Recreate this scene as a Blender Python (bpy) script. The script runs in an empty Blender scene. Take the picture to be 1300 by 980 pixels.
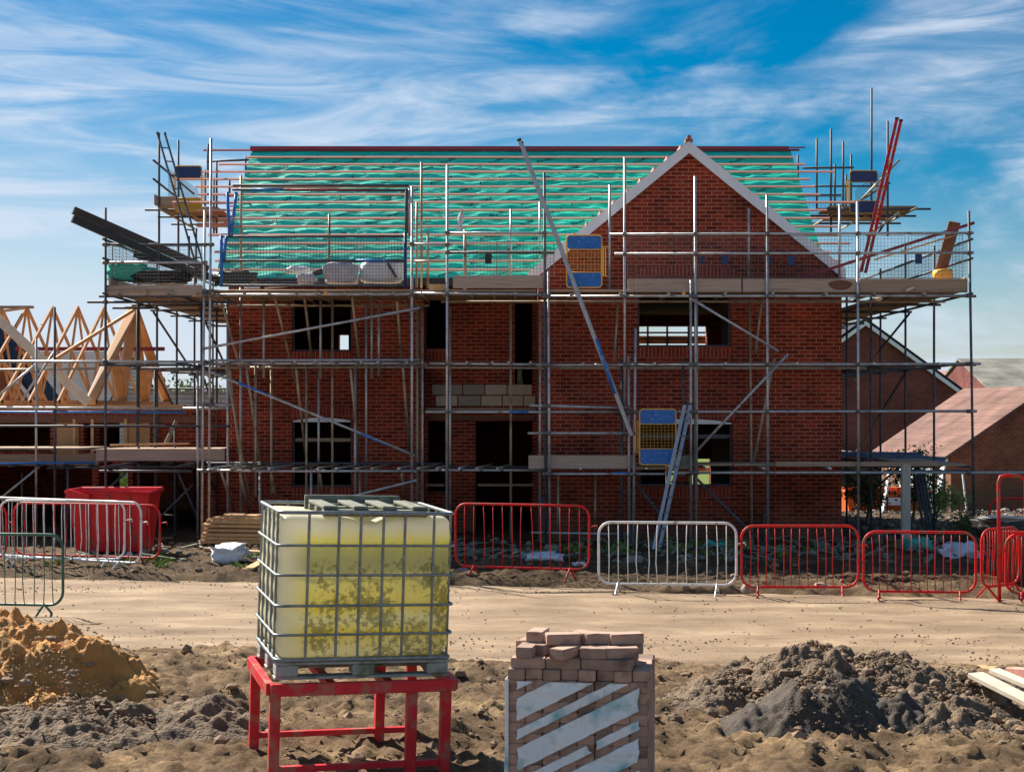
import bpy, bmesh, math, random
from mathutils import Vector, Matrix, noise, Euler
random.seed(11)
R = math.radians
SC = bpy.context.scene
COL = SC.collection
F, H = 1850.0, 2.6

def W(px, py, Y):
    """photo measurement -> metres, at a chosen real distance Y from the viewpoint"""
    return Vector(((px - 650) * Y / F, Y, H + (520 - py) * Y / F))

def N(p, s=1.0):
    return noise.noise(Vector(p) * s)

def FR(p, s=1.0, o=4):
    return noise.fractal(Vector(p) * s, 0.9, 2.1, o, noise_basis='PERLIN_ORIGINAL')

# ------------------------------------------------------------ materials
MATS = {}
def nn(nt, t, **kw):
    n = nt.nodes.new(t)
    for k, v in kw.items():
        setattr(n, k, v)
    return n

def new_mat(name):
    m = bpy.data.materials.new(name)
    m.use_nodes = True
    nt = m.node_tree
    b = nt.nodes['Principled BSDF']
    MATS[name] = m
    return m, nt, b

def vary(name, c1, c2, rough=.6, metal=0.0, scale=6.0, stretch=(1, 1, 1), bump=.15, bscale=None,
         c3=None, c3amt=.35, c3scale=3.0, spec=.4, coords='Object', bdist=.01, rrange=.1):
    m, nt, b = new_mat(name)
    L = nt.links.new
    if coords == 'Object':
        src = nn(nt, 'ShaderNodeTexCoord').outputs['Object']
    else:
        src = nn(nt, 'ShaderNodeNewGeometry').outputs['Position']
    mp = nn(nt, 'ShaderNodeMapping')
    mp.inputs['Scale'].default_value = stretch
    L(src, mp.inputs['Vector'])
    t = nn(nt, 'ShaderNodeTexNoise')
    t.inputs['Scale'].default_value = scale
    t.inputs['Detail'].default_value = 7
    t.inputs['Roughness'].default_value = .65
    L(mp.outputs[0], t.inputs['Vector'])
    cr = nn(nt, 'ShaderNodeValToRGB')
    cr.color_ramp.elements[0].position = .32
    cr.color_ramp.elements[1].position = .68
    cr.color_ramp.elements[0].color = (*c1, 1)
    cr.color_ramp.elements[1].color = (*c2, 1)
    L(t.outputs['Fac'], cr.inputs[0])
    out = cr.outputs[0]
    if c3:
        t2 = nn(nt, 'ShaderNodeTexNoise')
        t2.inputs['Scale'].default_value = c3scale
        t2.inputs['Detail'].default_value = 6
        L(mp.outputs[0], t2.inputs['Vector'])
        r2 = nn(nt, 'ShaderNodeValToRGB')
        r2.color_ramp.elements[0].position = 1 - c3amt - .12
        r2.color_ramp.elements[1].position = 1 - c3amt + .03
        L(t2.outputs['Fac'], r2.inputs[0])
        mx = nn(nt, 'ShaderNodeMix', data_type='RGBA')
        L(r2.outputs[0], mx.inputs['Factor'])
        L(out, mx.inputs['A'])
        mx.inputs['B'].default_value = (*c3, 1)
        out = mx.outputs['Result']
    L(out, b.inputs['Base Color'])
    mr = nn(nt, 'ShaderNodeMapRange')
    mr.inputs['To Min'].default_value = max(.03, rough - rrange)
    mr.inputs['To Max'].default_value = min(1, rough + rrange)
    L(t.outputs['Fac'], mr.inputs['Value'])
    L(mr.outputs[0], b.inputs['Roughness'])
    b.inputs['Metallic'].default_value = metal
    b.inputs['Specular IOR Level'].default_value = spec
    if bump:
        t3 = nn(nt, 'ShaderNodeTexNoise')
        t3.inputs['Scale'].default_value = bscale or scale * 4
        t3.inputs['Detail'].default_value = 6
        L(mp.outputs[0], t3.inputs['Vector'])
        bp = nn(nt, 'ShaderNodeBump')
        bp.inputs['Strength'].default_value = bump
        bp.inputs['Distance'].default_value = bdist
        L(t3.outputs['Fac'], bp.inputs['Height'])
        L(bp.outputs[0], b.inputs['Normal'])
    return m

def brick_mat(name, c1, c2, mortar, w=.225, h=.075, off=.5, soldier=False, bumpd=.006, msize=.005, rough=.85, stain=True):
    m, nt, b = new_mat(name)
    L = nt.links.new
    g = nn(nt, 'ShaderNodeNewGeometry')
    sx = nn(nt, 'ShaderNodeSeparateXYZ')
    L(g.outputs['Position'], sx.inputs[0])
    ad = nn(nt, 'ShaderNodeMath', operation='ADD')
    L(sx.outputs['X'], ad.inputs[0]); L(sx.outputs['Y'], ad.inputs[1])
    cx = nn(nt, 'ShaderNodeCombineXYZ')
    if soldier:
        L(sx.outputs['Z'], cx.inputs['X']); L(ad.outputs[0], cx.inputs['Y'])
    else:
        L(ad.outputs[0], cx.inputs['X']); L(sx.outputs['Z'], cx.inputs['Y'])
    bt = nn(nt, 'ShaderNodeTexBrick')
    bt.offset = off; bt.squash = 1
    bt.inputs['Color1'].default_value = (*c1, 1)
    bt.inputs['Color2'].default_value = (*c2, 1)
    bt.inputs['Mortar'].default_value = (*mortar, 1)
    bt.inputs['Scale'].default_value = 1
    bt.inputs['Mortar Size'].default_value = msize
    bt.inputs['Mortar Smooth'].default_value = .15
    bt.inputs['Brick Width'].default_value = w
    bt.inputs['Row Height'].default_value = h
    L(cx.outputs[0], bt.inputs['Vector'])
    out = bt.outputs['Color']
    t = nn(nt, 'ShaderNodeTexNoise')
    t.inputs['Scale'].default_value = .9
    t.inputs['Detail'].default_value = 8
    L(g.outputs['Position'], t.inputs['Vector'])
    t2 = nn(nt, 'ShaderNodeTexNoise')
    t2.inputs['Scale'].default_value = 40
    t2.inputs['Detail'].default_value = 4
    L(g.outputs['Position'], t2.inputs['Vector'])
    mr = nn(nt, 'ShaderNodeMapRange')
    mr.inputs['From Min'].default_value = .3; mr.inputs['From Max'].default_value = .7
    mr.inputs['To Min'].default_value = .62; mr.inputs['To Max'].default_value = 1.3
    L(t.outputs['Fac'], mr.inputs['Value'])
    mr2 = nn(nt, 'ShaderNodeMapRange')
    mr2.inputs['From Min'].default_value = .3; mr2.inputs['From Max'].default_value = .7
    mr2.inputs['To Min'].default_value = .8; mr2.inputs['To Max'].default_value = 1.2
    L(t2.outputs['Fac'], mr2.inputs['Value'])
    mu = nn(nt, 'ShaderNodeMath', operation='MULTIPLY')
    L(mr.outputs[0], mu.inputs[0]); L(mr2.outputs[0], mu.inputs[1])
    vm = nn(nt, 'ShaderNodeVectorMath', operation='SCALE')
    L(out, vm.inputs[0]); L(mu.outputs[0], vm.inputs['Scale'])
    # mud splashed up the foot of the wall, mortar smears
    zz_ = nn(nt, 'ShaderNodeMath', operation='MULTIPLY_ADD'); L(t.outputs['Fac'], zz_.inputs[0]); zz_.inputs[1].default_value = -.9; L(sx.outputs['Z'], zz_.inputs[2])
    sp = nn(nt, 'ShaderNodeMapRange'); sp.inputs['From Min'].default_value = .25; sp.inputs['From Max'].default_value = -.35; sp.inputs['To Min'].default_value = 0; sp.inputs['To Max'].default_value = .75
    L(zz_.outputs[0], sp.inputs['Value'])
    m1 = nn(nt, 'ShaderNodeMix', data_type='RGBA'); L(sp.outputs[0], m1.inputs['Factor']); L(vm.outputs[0], m1.inputs['A']); m1.inputs['B'].default_value = (.13, .085, .055, 1)
    t5 = nn(nt, 'ShaderNodeTexNoise'); t5.inputs['Scale'].default_value = 2.3; t5.inputs['Detail'].default_value = 9; t5.inputs['Roughness'].default_value = .7
    L(g.outputs['Position'], t5.inputs['Vector'])
    sm = nn(nt, 'ShaderNodeMapRange'); sm.inputs['From Min'].default_value = .58; sm.inputs['From Max'].default_value = .75; sm.inputs['To Max'].default_value = .3
    L(t5.outputs['Fac'], sm.inputs['Value'])
    m2 = nn(nt, 'ShaderNodeMix', data_type='RGBA'); L(sm.outputs[0], m2.inputs['Factor']); L(m1.outputs['Result'], m2.inputs['A']); m2.inputs['B'].default_value = (.36, .2, .14, 1)
    L(m2.outputs['Result'], b.inputs['Base Color'])
    b.inputs['Roughness'].default_value = rough
    b.inputs['Specular IOR Level'].default_value = .25
    inv = nn(nt, 'ShaderNodeMath', operation='SUBTRACT'); inv.inputs[0].default_value = 1
    L(bt.outputs['Fac'], inv.inputs[1])
    a2 = nn(nt, 'ShaderNodeMath', operation='MULTIPLY_ADD')
    L(t2.outputs['Fac'], a2.inputs[0]); a2.inputs[1].default_value = .3; L(inv.outputs[0], a2.inputs[2])
    bp = nn(nt, 'ShaderNodeBump')
    bp.inputs['Strength'].default_value = .7; bp.inputs['Distance'].default_value = bumpd
    L(a2.outputs[0], bp.inputs['Height']); L(bp.outputs[0], b.inputs['Normal'])
    return m

brick_mat('brick', (.32, .040, .013), (.13, .014, .007), (.4, .17, .11), msize=.0085)
brick_mat('soldier', (.36, .05, .024), (.26, .034, .018), (.48, .27, .2), off=0, soldier=True)
brick_mat('brick_far', (.2, .05, .042), (.14, .035, .03), (.28, .16, .14))
vary('slate_blue', (.05, .09, .17), (.1, .16, .27), rough=.6, scale=8, bump=.1, c3=(.2, .19, .18), c3amt=.35)
brick_mat('brick_brown', (.3, .1, .05), (.2, .065, .035), (.4, .24, .16))
brick_mat('brick_orange', (.45, .14, .05), (.36, .1, .035), (.5, .3, .18))
brick_mat('tiles_brown', (.23, .125, .1), (.19, .1, .08), (.12, .06, .05), w=.3, h=.2, msize=.006, bumpd=.02)
brick_mat('tiles_red', (.36, .14, .1), (.3, .11, .08), (.18, .07, .05), w=.3, h=.25, msize=.008, bumpd=.02)
brick_mat('tiles_grey', (.27, .26, .22), (.22, .21, .19), (.12, .12, .11), w=.4, h=.3, msize=.01, bumpd=.02)
brick_mat('slate', (.02, .024, .045), (.012, .015, .03), (.045, .05, .08), w=.3, h=.22, msize=.012, bumpd=.02)
brick_mat('cladding', (.62, .58, .56), (.56, .52, .5), (.3, .27, .27), w=8, h=.14, msize=.014, bumpd=.02)

vary('tube', (.36, .36, .36), (.6, .6, .6), rough=.42, metal=.55, scale=9, bump=.1, c3=(.3, .22, .16), c3amt=.3, c3scale=4)
vary('tube_dark', (.05, .055, .065), (.12, .13, .145), rough=.6, metal=.1, spec=.25, scale=9, bump=.1, c3=(.16, .1, .07), c3amt=.3)  # tube grey darkened: backlit shade put into the colour
vary('tube_warm', (.34, .28, .2), (.5, .43, .32), rough=.5, metal=.35, scale=9, bump=.12, c3=(.25, .16, .09), c3amt=.35)
vary('tube_blue', (.02, .13, .42), (.04, .22, .6), rough=.5, metal=.1, scale=14, bump=.1, c3=(.4, .4, .42), c3amt=.3, c3scale=12)
vary('coupler', (.1, .09, .08), (.3, .28, .26), rough=.5, metal=.6, scale=30, bump=.3)
vary('rust', (.12, .05, .03), (.25, .11, .06), rough=.8, scale=25, bump=.3)
vary('board', (.3, .2, .13), (.46, .34, .24), rough=.85, scale=5, stretch=(.35, 6, 9), bump=.3, bscale=20, c3=(.18, .1, .06), c3amt=.28, c3scale=2.5)
vary('toe_board', (.36, .26, .2), (.52, .4, .32), rough=.85, scale=5, stretch=(.4, 6, 10), bump=.3, bscale=18, c3=(.25, .15, .09), c3amt=.25, c3scale=2)
vary('timber', (.5, .27, .11), (.68, .42, .2), rough=.7, scale=6, stretch=(1, 1, 1), bump=.15, c3=(.36, .16, .06), c3amt=.25)
vary('truss', (.48, .24, .09), (.66, .37, .16), rough=.7, scale=6, bump=.15, c3=(.4, .16, .05), c3amt=.2)
vary('pale_plank', (.58, .46, .34), (.74, .63, .5), rough=.7, scale=5, bump=.12)
vary('grey_post', (.36, .33, .28), (.5, .46, .4), rough=.8, scale=6, stretch=(5, 5, .5), bump=.2)
vary('plywood', (.42, .22, .09), (.55, .3, .13), rough=.8, scale=3, bump=.15)
vary('batten', (.62, .24, .18), (.78, .4, .31), rough=.75, scale=8, stretch=(.3, 4, 4), bump=.1)
vary('red_tube', (.5, .04, .04), (.62, .07, .06), rough=.5, scale=8, bump=.05)
vary('ridge_wood', (.22, .03, .05), (.32, .05, .07), rough=.7, scale=4, stretch=(.3, 4, 4), bump=.1)
vary('white_verge', (.72, .73, .76), (.82, .83, .85), rough=.35, scale=3, bump=.03)
vary('white_paint', (.6, .6, .6), (.8, .8, .79), rough=.45, scale=10, bump=.05, c3=(.3, .26, .21), c3amt=.33, c3scale=12)
vary('red_paint', (.55, .01, .012), (.7, .02, .02), rough=.5, spec=.2, scale=8, bump=.04, c3=(.24, .1, .07), c3amt=.38, c3scale=9)
vary('green_paint', (.02, .09, .06), (.03, .14, .1), rough=.4, scale=8, bump=.05, c3=(.1, .1, .08), c3amt=.25)
vary('red_steel', (.55, .02, .03), (.7, .03, .04), rough=.45, scale=6, bump=.06, c3=(.4, .14, .1), c3amt=.4, c3scale=8, spec=.25)
vary('red_plastic', (.6, .015, .02), (.72, .03, .04), rough=.35, scale=4, bump=.04, c3=(.34, .07, .06), c3amt=.36, c3scale=4, spec=.3)
vary('orange', (.75, .12, .02), (.85, .18, .03), rough=.5, scale=4, bump=.05, c3=(.5, .1, .03), c3amt=.25)
vary('yellow_paint', (.75, .36, .05), (.85, .48, .09), rough=.45, scale=12, bump=.05, c3=(.6, .4, .2), c3amt=.2)
vary('blue_panel', (.01, .12, .42), (.02, .17, .55), rough=.4, scale=4, bump=.05, c3=(.3, .42, .5), c3amt=.3, c3scale=16, stretch=(1, 1, 2.5))
vary('dark_blue_panel', (.012, .035, .12), (.02, .05, .16), rough=.45, scale=4, bump=.05, c3=(.06, .09, .16), c3amt=.25, c3scale=16)
vary('mustard_panel', (.45, .26, .02), (.55, .33, .03), rough=.5, scale=4, bump=.05)
vary('wire', (.08, .08, .09), (.2, .2, .21), rough=.5, metal=.5, scale=9, bump=0)
vary('aluminium', (.26, .29, .34), (.42, .45, .5), rough=.4, metal=.6, scale=9, bump=.05)
vary('black_plastic', (.012, .011, .012), (.03, .025, .025), rough=.4, scale=4, bump=.1)
vary('dark_fascia', (.04, .025, .022), (.075, .05, .045), rough=.5, scale=3, bump=.1)
vary('sack', (.62, .62, .66), (.8, .8, .82), rough=.6, scale=5, bump=.35, bscale=9, bdist=.03)
vary('grey_sack', (.4, .38, .42), (.6, .58, .62), rough=.6, scale=5, bump=.35, bscale=9, bdist=.03, c3=(.4, .08, .08), c3amt=.2, c3scale=9)
vary('sheet_blue', (.5, .62, .75), (.7, .8, .88), rough=.45, scale=4, bump=.35, bscale=9, bdist=.03)
vary('teal_net', (.02, .36, .28), (.05, .5, .4), rough=.6, scale=6, bump=.3, bdist=.03)
vary('concrete_block', (.5, .42, .3), (.6, .52, .4), rough=.95, scale=20, bump=.4, c3=(.36, .3, .22), c3amt=.3, c3scale=3)
vary('grey_block', (.3, .27, .22), (.36, .33, .27), rough=.95, scale=20, bump=.4)
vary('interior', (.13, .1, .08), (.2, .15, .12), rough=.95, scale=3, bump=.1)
vary('stone', (.2, .17, .14), (.36, .31, .26), rough=.9, scale=8, bump=.4)
vary('paver_red', (.38, .24, .18), (.5, .33, .25), rough=.9, scale=12, bump=.35, bdist=.004, c3=(.22, .13, .1), c3amt=.36, c3scale=9, coords='World')
vary('paver_brown', (.29, .19, .145), (.41, .28, .21), rough=.9, scale=12, bump=.35, bdist=.004, c3=(.18, .12, .09), c3amt=.4, c3scale=6, coords='World')
vary('wrap_white', (.66, .74, .78), (.8, .86, .88), rough=.3, scale=4, bump=.25, bscale=7, bdist=.01, c3=(.2, .46, .5), c3amt=.37, c3scale=6)
vary('cage', (.17, .19, .2), (.32, .35, .36), rough=.45, metal=.6, scale=14, bump=.08, c3=(.18, .2, .2), c3amt=.3, c3scale=16)
vary('pallet_plastic', (.26, .29, .27), (.4, .42, .38), rough=.7, scale=8, bump=.2, c3=(.15, .17, .1), c3amt=.35, c3scale=7)
vary('weathered', (.13, .13, .1), (.27, .27, .22), rough=.9, scale=9, bump=.4, c3=(.1, .12, .06), c3amt=.35, c3scale=10)
vary('sand', (.36, .17, .05), (.54, .28, .09), rough=.95, scale=3.5, bump=.8, bscale=30, bdist=.03, c3=(.26, .13, .05), c3amt=.3, c3scale=1.8, coords='World')
vary('soil_heap', (.085, .058, .04), (.23, .16, .1), rough=.95, scale=4, bump=1, bscale=38, bdist=.04, c3=(.33, .23, .14), c3amt=.28, c3scale=2.2, coords='World')
vary('gravel', (.03, .024, .02), (.12, .092, .07), rough=.9, scale=60, bump=1, bscale=90, bdist=.012, coords='World')
vary('clod', (.14, .095, .06), (.3, .2, .13), rough=.95, scale=5, bump=.6, bscale=40, coords='World')
vary('field', (.06, .1, .02), (.12, .17, .04), rough=.9, scale=.4, bump=.2, coords='World')
vary('leaf', (.03, .06, .012), (.08, .12, .03), rough=.7, scale=3, bump=0, coords='World')
vary('leaf_bright', (.12, .2, .03), (.2, .3, .05), rough=.7, scale=3, bump=0, coords='World')
vary('bark', (.1, .08, .06), (.18, .14, .1), rough=.9, scale=10, bump=.3)
vary('hill', (.05, .08, .09), (.07, .1, .1), rough=1, scale=.01, bump=0, coords='World')
vary('dark_glass', (.02, .025, .03), (.03, .035, .04), rough=.1, scale=3, bump=0)
vary('print_ink', (.008, .02, .02), (.012, .03, .03), rough=.5, scale=3, bump=0)

def membrane_mat():
    m, nt, b = new_mat('membrane')
    L = nt.links.new
    g = nn(nt, 'ShaderNodeNewGeometry')
    mp = nn(nt, 'ShaderNodeMapping'); mp.inputs['Scale'].default_value = (.6, 3, 3)
    L(g.outputs['Position'], mp.inputs[0])
    t = nn(nt, 'ShaderNodeTexNoise'); t.inputs['Scale'].default_value = 2.2; t.inputs['Detail'].default_value = 6; t.inputs['Distortion'].default_value = 1.2
    L(mp.outputs[0], t.inputs['Vector'])
    cr = nn(nt, 'ShaderNodeValToRGB')
    cr.color_ramp.elements[0].color = (.004, .5, .37, 1); cr.color_ramp.elements[0].position = .3
    cr.color_ramp.elements[1].color = (.015, .8, .58, 1); cr.color_ramp.elements[1].position = .7
    L(t.outputs['Fac'], cr.inputs[0]); L(cr.outputs[0], b.inputs['Base Color'])
    b.inputs['Roughness'].default_value = .5
    bp = nn(nt, 'ShaderNodeBump'); bp.inputs['Strength'].default_value = .75; bp.inputs['Distance'].default_value = .05
    L(t.outputs['Fac'], bp.inputs['Height']); L(bp.outputs[0], b.inputs['Normal'])
membrane_mat()

def bottle_mat():
    m, nt, b = new_mat('bottle')
    L = nt.links.new
    tc = nn(nt, 'ShaderNodeTexCoord')
    sx = nn(nt, 'ShaderNodeSeparateXYZ'); L(tc.outputs['Object'], sx.inputs[0])
    n1 = nn(nt, 'ShaderNodeTexNoise'); n1.inputs['Scale'].default_value = 7; n1.inputs['Detail'].default_value = 8; n1.inputs['Roughness'].default_value = .7
    L(tc.outputs['Object'], n1.inputs['Vector'])
    # algae bands by the level the water has stood at
    ad = nn(nt, 'ShaderNodeMath', operation='MULTIPLY_ADD')
    L(n1.outputs['Fac'], ad.inputs[0]); ad.inputs[1].default_value = .16; L(sx.outputs['Z'], ad.inputs[2])
    cr = nn(nt, 'ShaderNodeValToRGB')
    e = cr.color_ramp.elements
    e[0].position = .13; e[0].color = (.5, .46, .12, 1)
    e[1].position = 1.0; e[1].color = (.88, .84, .72, 1)
    def add(p, c):
        x = e.new(p); x.color = (*c, 1)
    add(.22, (.86, .80, .55)); add(.36, (.88, .72, .10)); add(.44, (.9, .84, .5)); add(.5, (.88, .74, .16)); add(.655, (.88, .78, .26))
    add(.685, (.5, .48, .18)); add(.71, (.78, .72, .4)); add(.735, (.44, .43, .2)); add(.80, (.40, .40, .2)); add(.875, (.52, .52, .2)); add(.91, (.86, .78, .2)); add(.955, (.88, .82, .42))
    add(.985, (.88, .84, .62))
    ab = nn(nt, 'ShaderNodeMath', operation='MULTIPLY'); L(ad.outputs[0], ab.inputs[0]); ab.inputs[1].default_value = .905; L(ab.outputs[0], cr.inputs[0])
    # dark specks of algae
    n2 = nn(nt, 'ShaderNodeTexNoise'); n2.inputs['Scale'].default_value = 26; n2.inputs['Detail'].default_value = 8; n2.inputs['Roughness'].default_value = .75
    L(tc.outputs['Object'], n2.inputs['Vector'])
    n3 = nn(nt, 'ShaderNodeTexNoise'); n3.inputs['Scale'].default_value = 3.2; n3.inputs['Detail'].default_value = 3
    L(tc.outputs['Object'], n3.inputs['Vector'])
    s = nn(nt, 'ShaderNodeMath', operation='MULTIPLY_ADD'); L(n3.outputs['Fac'], s.inputs[0]); s.inputs[1].default_value = .7; L(n2.outputs['Fac'], s.inputs[2])
    zf = nn(nt, 'ShaderNodeMapRange'); zf.inputs['From Min'].default_value = .78; zf.inputs['From Max'].default_value = .98
    zf.inputs['To Min'].default_value = 0; zf.inputs['To Max'].default_value = -.25
    L(sx.outputs['Z'], zf.inputs['Value'])
    # specks fade out towards the left face, whitened to stand for sunlight
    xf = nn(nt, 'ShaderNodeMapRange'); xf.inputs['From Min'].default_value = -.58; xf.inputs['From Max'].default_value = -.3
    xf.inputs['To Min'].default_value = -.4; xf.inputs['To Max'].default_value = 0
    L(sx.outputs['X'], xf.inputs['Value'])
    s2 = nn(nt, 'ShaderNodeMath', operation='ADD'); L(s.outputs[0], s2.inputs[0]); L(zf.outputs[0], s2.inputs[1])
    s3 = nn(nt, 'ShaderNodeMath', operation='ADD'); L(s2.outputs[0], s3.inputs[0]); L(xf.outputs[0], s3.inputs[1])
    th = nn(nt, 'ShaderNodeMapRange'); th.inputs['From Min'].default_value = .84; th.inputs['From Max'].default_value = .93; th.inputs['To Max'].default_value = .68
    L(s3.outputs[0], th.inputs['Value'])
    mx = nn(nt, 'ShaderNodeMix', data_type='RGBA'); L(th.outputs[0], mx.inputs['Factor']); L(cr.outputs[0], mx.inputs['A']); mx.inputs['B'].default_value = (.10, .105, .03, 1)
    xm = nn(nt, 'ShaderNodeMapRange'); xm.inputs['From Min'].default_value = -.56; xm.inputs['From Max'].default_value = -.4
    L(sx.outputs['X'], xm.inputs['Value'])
    mx2 = nn(nt, 'ShaderNodeMix', data_type='RGBA'); L(xm.outputs[0], mx2.inputs['Factor']); mx2.inputs['A'].default_value = (.82, .79, .66, 1); L(mx.outputs['Result'], mx2.inputs['B'])  # left face blended to cream: sunlight put into the colour
    d = nn(nt, 'ShaderNodeBsdfDiffuse'); tr = nn(nt, 'ShaderNodeBsdfTranslucent')
    L(mx2.outputs['Result'], d.inputs[0]); L(mx2.outputs['Result'], tr.inputs[0])
    ms = nn(nt, 'ShaderNodeMixShader'); ms.inputs[0].default_value = .6
    L(d.outputs[0], ms.inputs[1]); L(tr.outputs[0], ms.inputs[2])
    gl = nn(nt, 'ShaderNodeBsdfGlossy'); gl.inputs['Roughness'].default_value = .3
    ms2 = nn(nt, 'ShaderNodeMixShader'); ms2.inputs[0].default_value = .04
    L(ms.outputs[0], ms2.inputs[1]); L(gl.outputs[0], ms2.inputs[2])
    L(ms2.outputs[0], nt.nodes['Material Output'].inputs['Surface'])
bottle_mat()

def ground_mat():
    m, nt, b = new_mat('ground')
    L = nt.links.new
    g = nn(nt, 'ShaderNodeNewGeometry')
    def noise_n(scale, detail=8, rough=.65, stretch=None):
        t = nn(nt, 'ShaderNodeTexNoise'); t.inputs['Scale'].default_value = scale; t.inputs['Detail'].default_value = detail; t.inputs['Roughness'].default_value = rough
        if stretch:
            mp = nn(nt, 'ShaderNodeMapping'); mp.inputs['Scale'].default_value = stretch
            L(g.outputs['Position'], mp.inputs[0]); L(mp.outputs[0], t.inputs['Vector'])
        else:
            L(g.outputs['Position'], t.inputs['Vector'])
        return t
    a = noise_n(1.3); c = noise_n(14)
    cr = nn(nt, 'ShaderNodeValToRGB'); e = cr.color_ramp.elements
    e[0].position = .3; e[0].color = (.09, .058, .034, 1); e[1].position = .70; e[1].color = (.44, .3, .165, 1)
    x = e.new(.5); x.color = (.23, .152, .088, 1)
    L(a.outputs['Fac'], cr.inputs[0])
    mr = nn(nt, 'ShaderNodeMapRange'); mr.inputs['From Min'].default_value = .3; mr.inputs['From Max'].default_value = .7; mr.inputs['To Min'].default_value = .55; mr.inputs['To Max'].default_value = 1.35
    L(c.outputs['Fac'], mr.inputs['Value'])
    vm = nn(nt, 'ShaderNodeVectorMath', operation='SCALE'); L(cr.outputs[0], vm.inputs[0]); L(mr.outputs[0], vm.inputs['Scale'])
    sx = nn(nt, 'ShaderNodeSeparateXYZ'); L(g.outputs['Position'], sx.inputs[0])
    # churned verge soil, darkened in its colour to stand for house shade
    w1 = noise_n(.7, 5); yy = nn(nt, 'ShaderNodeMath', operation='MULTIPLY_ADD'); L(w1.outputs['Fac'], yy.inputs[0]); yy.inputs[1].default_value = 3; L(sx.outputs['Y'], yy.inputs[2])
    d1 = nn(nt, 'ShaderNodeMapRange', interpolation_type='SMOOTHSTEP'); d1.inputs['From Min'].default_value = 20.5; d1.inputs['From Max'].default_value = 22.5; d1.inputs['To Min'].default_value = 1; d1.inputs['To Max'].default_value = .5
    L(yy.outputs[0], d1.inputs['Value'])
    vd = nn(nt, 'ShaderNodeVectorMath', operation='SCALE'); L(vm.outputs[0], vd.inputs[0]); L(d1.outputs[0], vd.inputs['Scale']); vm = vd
    # far field turns to grass
    ff = nn(nt, 'ShaderNodeMapRange'); ff.inputs['From Min'].default_value = 40; ff.inputs['From Max'].default_value = 46
    L(sx.outputs['Y'], ff.inputs['Value'])
    mx = nn(nt, 'ShaderNodeMix', data_type='RGBA'); L(ff.outputs[0], mx.inputs['Factor']); L(vm.outputs[0], mx.inputs['A']); mx.inputs['B'].default_value = (.13, .17, .04, 1)
    L(mx.outputs['Result'], b.inputs['Base Color'])
    b.inputs['Roughness'].default_value = .95; b.inputs['Specular IOR Level'].default_value = .15
    bp = nn(nt, 'ShaderNodeBump'); bp.inputs['Strength'].default_value = 1; bp.inputs['Distance'].default_value = .05
    t3 = noise_n(22, 9, .78)
    L(t3.outputs['Fac'], bp.inputs['Height']); L(bp.outputs[0], b.inputs['Normal'])
    # road
    m, nt, b = new_mat('road')
    L = nt.links.new
    g = nn(nt, 'ShaderNodeNewGeometry')
    a = noise_n(1.1, 8, .6, (.6, 1.5, 1)); c = noise_n(30, 6, .7); d = noise_n(2.6, 8, .75, (.5, 1.2, 1))
    cr = nn(nt, 'ShaderNodeValToRGB'); e = cr.color_ramp.elements
    e[0].position = .32; e[0].color = (.16, .108, .066, 1); e[1].position = .68; e[1].color = (.41, .3, .195, 1)
    x = e.new(.5); x.color = (.27, .19, .12, 1)
    L(a.outputs['Fac'], cr.inputs[0])
    mr = nn(nt, 'ShaderNodeMapRange'); mr.inputs['From Min'].default_value = .3; mr.inputs['From Max'].default_value = .7; mr.inputs['To Min'].default_value = .8; mr.inputs['To Max'].default_value = 1.15
    L(c.outputs['Fac'], mr.inputs['Value'])
    vm = nn(nt, 'ShaderNodeVectorMath', operation='SCALE'); L(cr.outputs[0], vm.inputs[0]); L(mr.outputs[0], vm.inputs['Scale'])
    r2 = nn(nt, 'ShaderNodeValToRGB'); r2.color_ramp.elements[0].position = .47; r2.color_ramp.elements[1].position = .62
    L(d.outputs['Fac'], r2.inputs[0])
    k = nn(nt, 'ShaderNodeMath', operation='MULTIPLY'); L(r2.outputs[0], k.inputs[0]); k.inputs[1].default_value = .8
    mx = nn(nt, 'ShaderNodeMix', data_type='RGBA'); L(k.outputs[0], mx.inputs['Factor']); L(vm.outputs[0], mx.inputs['A']); mx.inputs['B'].default_value = (.25, .17, .11, 1)
    L(mx.outputs['Result'], b.inputs['Base Color'])
    b.inputs['Roughness'].default_value = .9; b.inputs['Specular IOR Level'].default_value = .2
    bp = nn(nt, 'ShaderNodeBump'); bp.inputs['Strength'].default_value = .5; bp.inputs['Distance'].default_value = .015
    t3 = noise_n(35, 8, .7, (.6, 1, 1))
    L(t3.outputs['Fac'], bp.inputs['Height']); L(bp.outputs[0], b.inputs['Normal'])
ground_mat()

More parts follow.
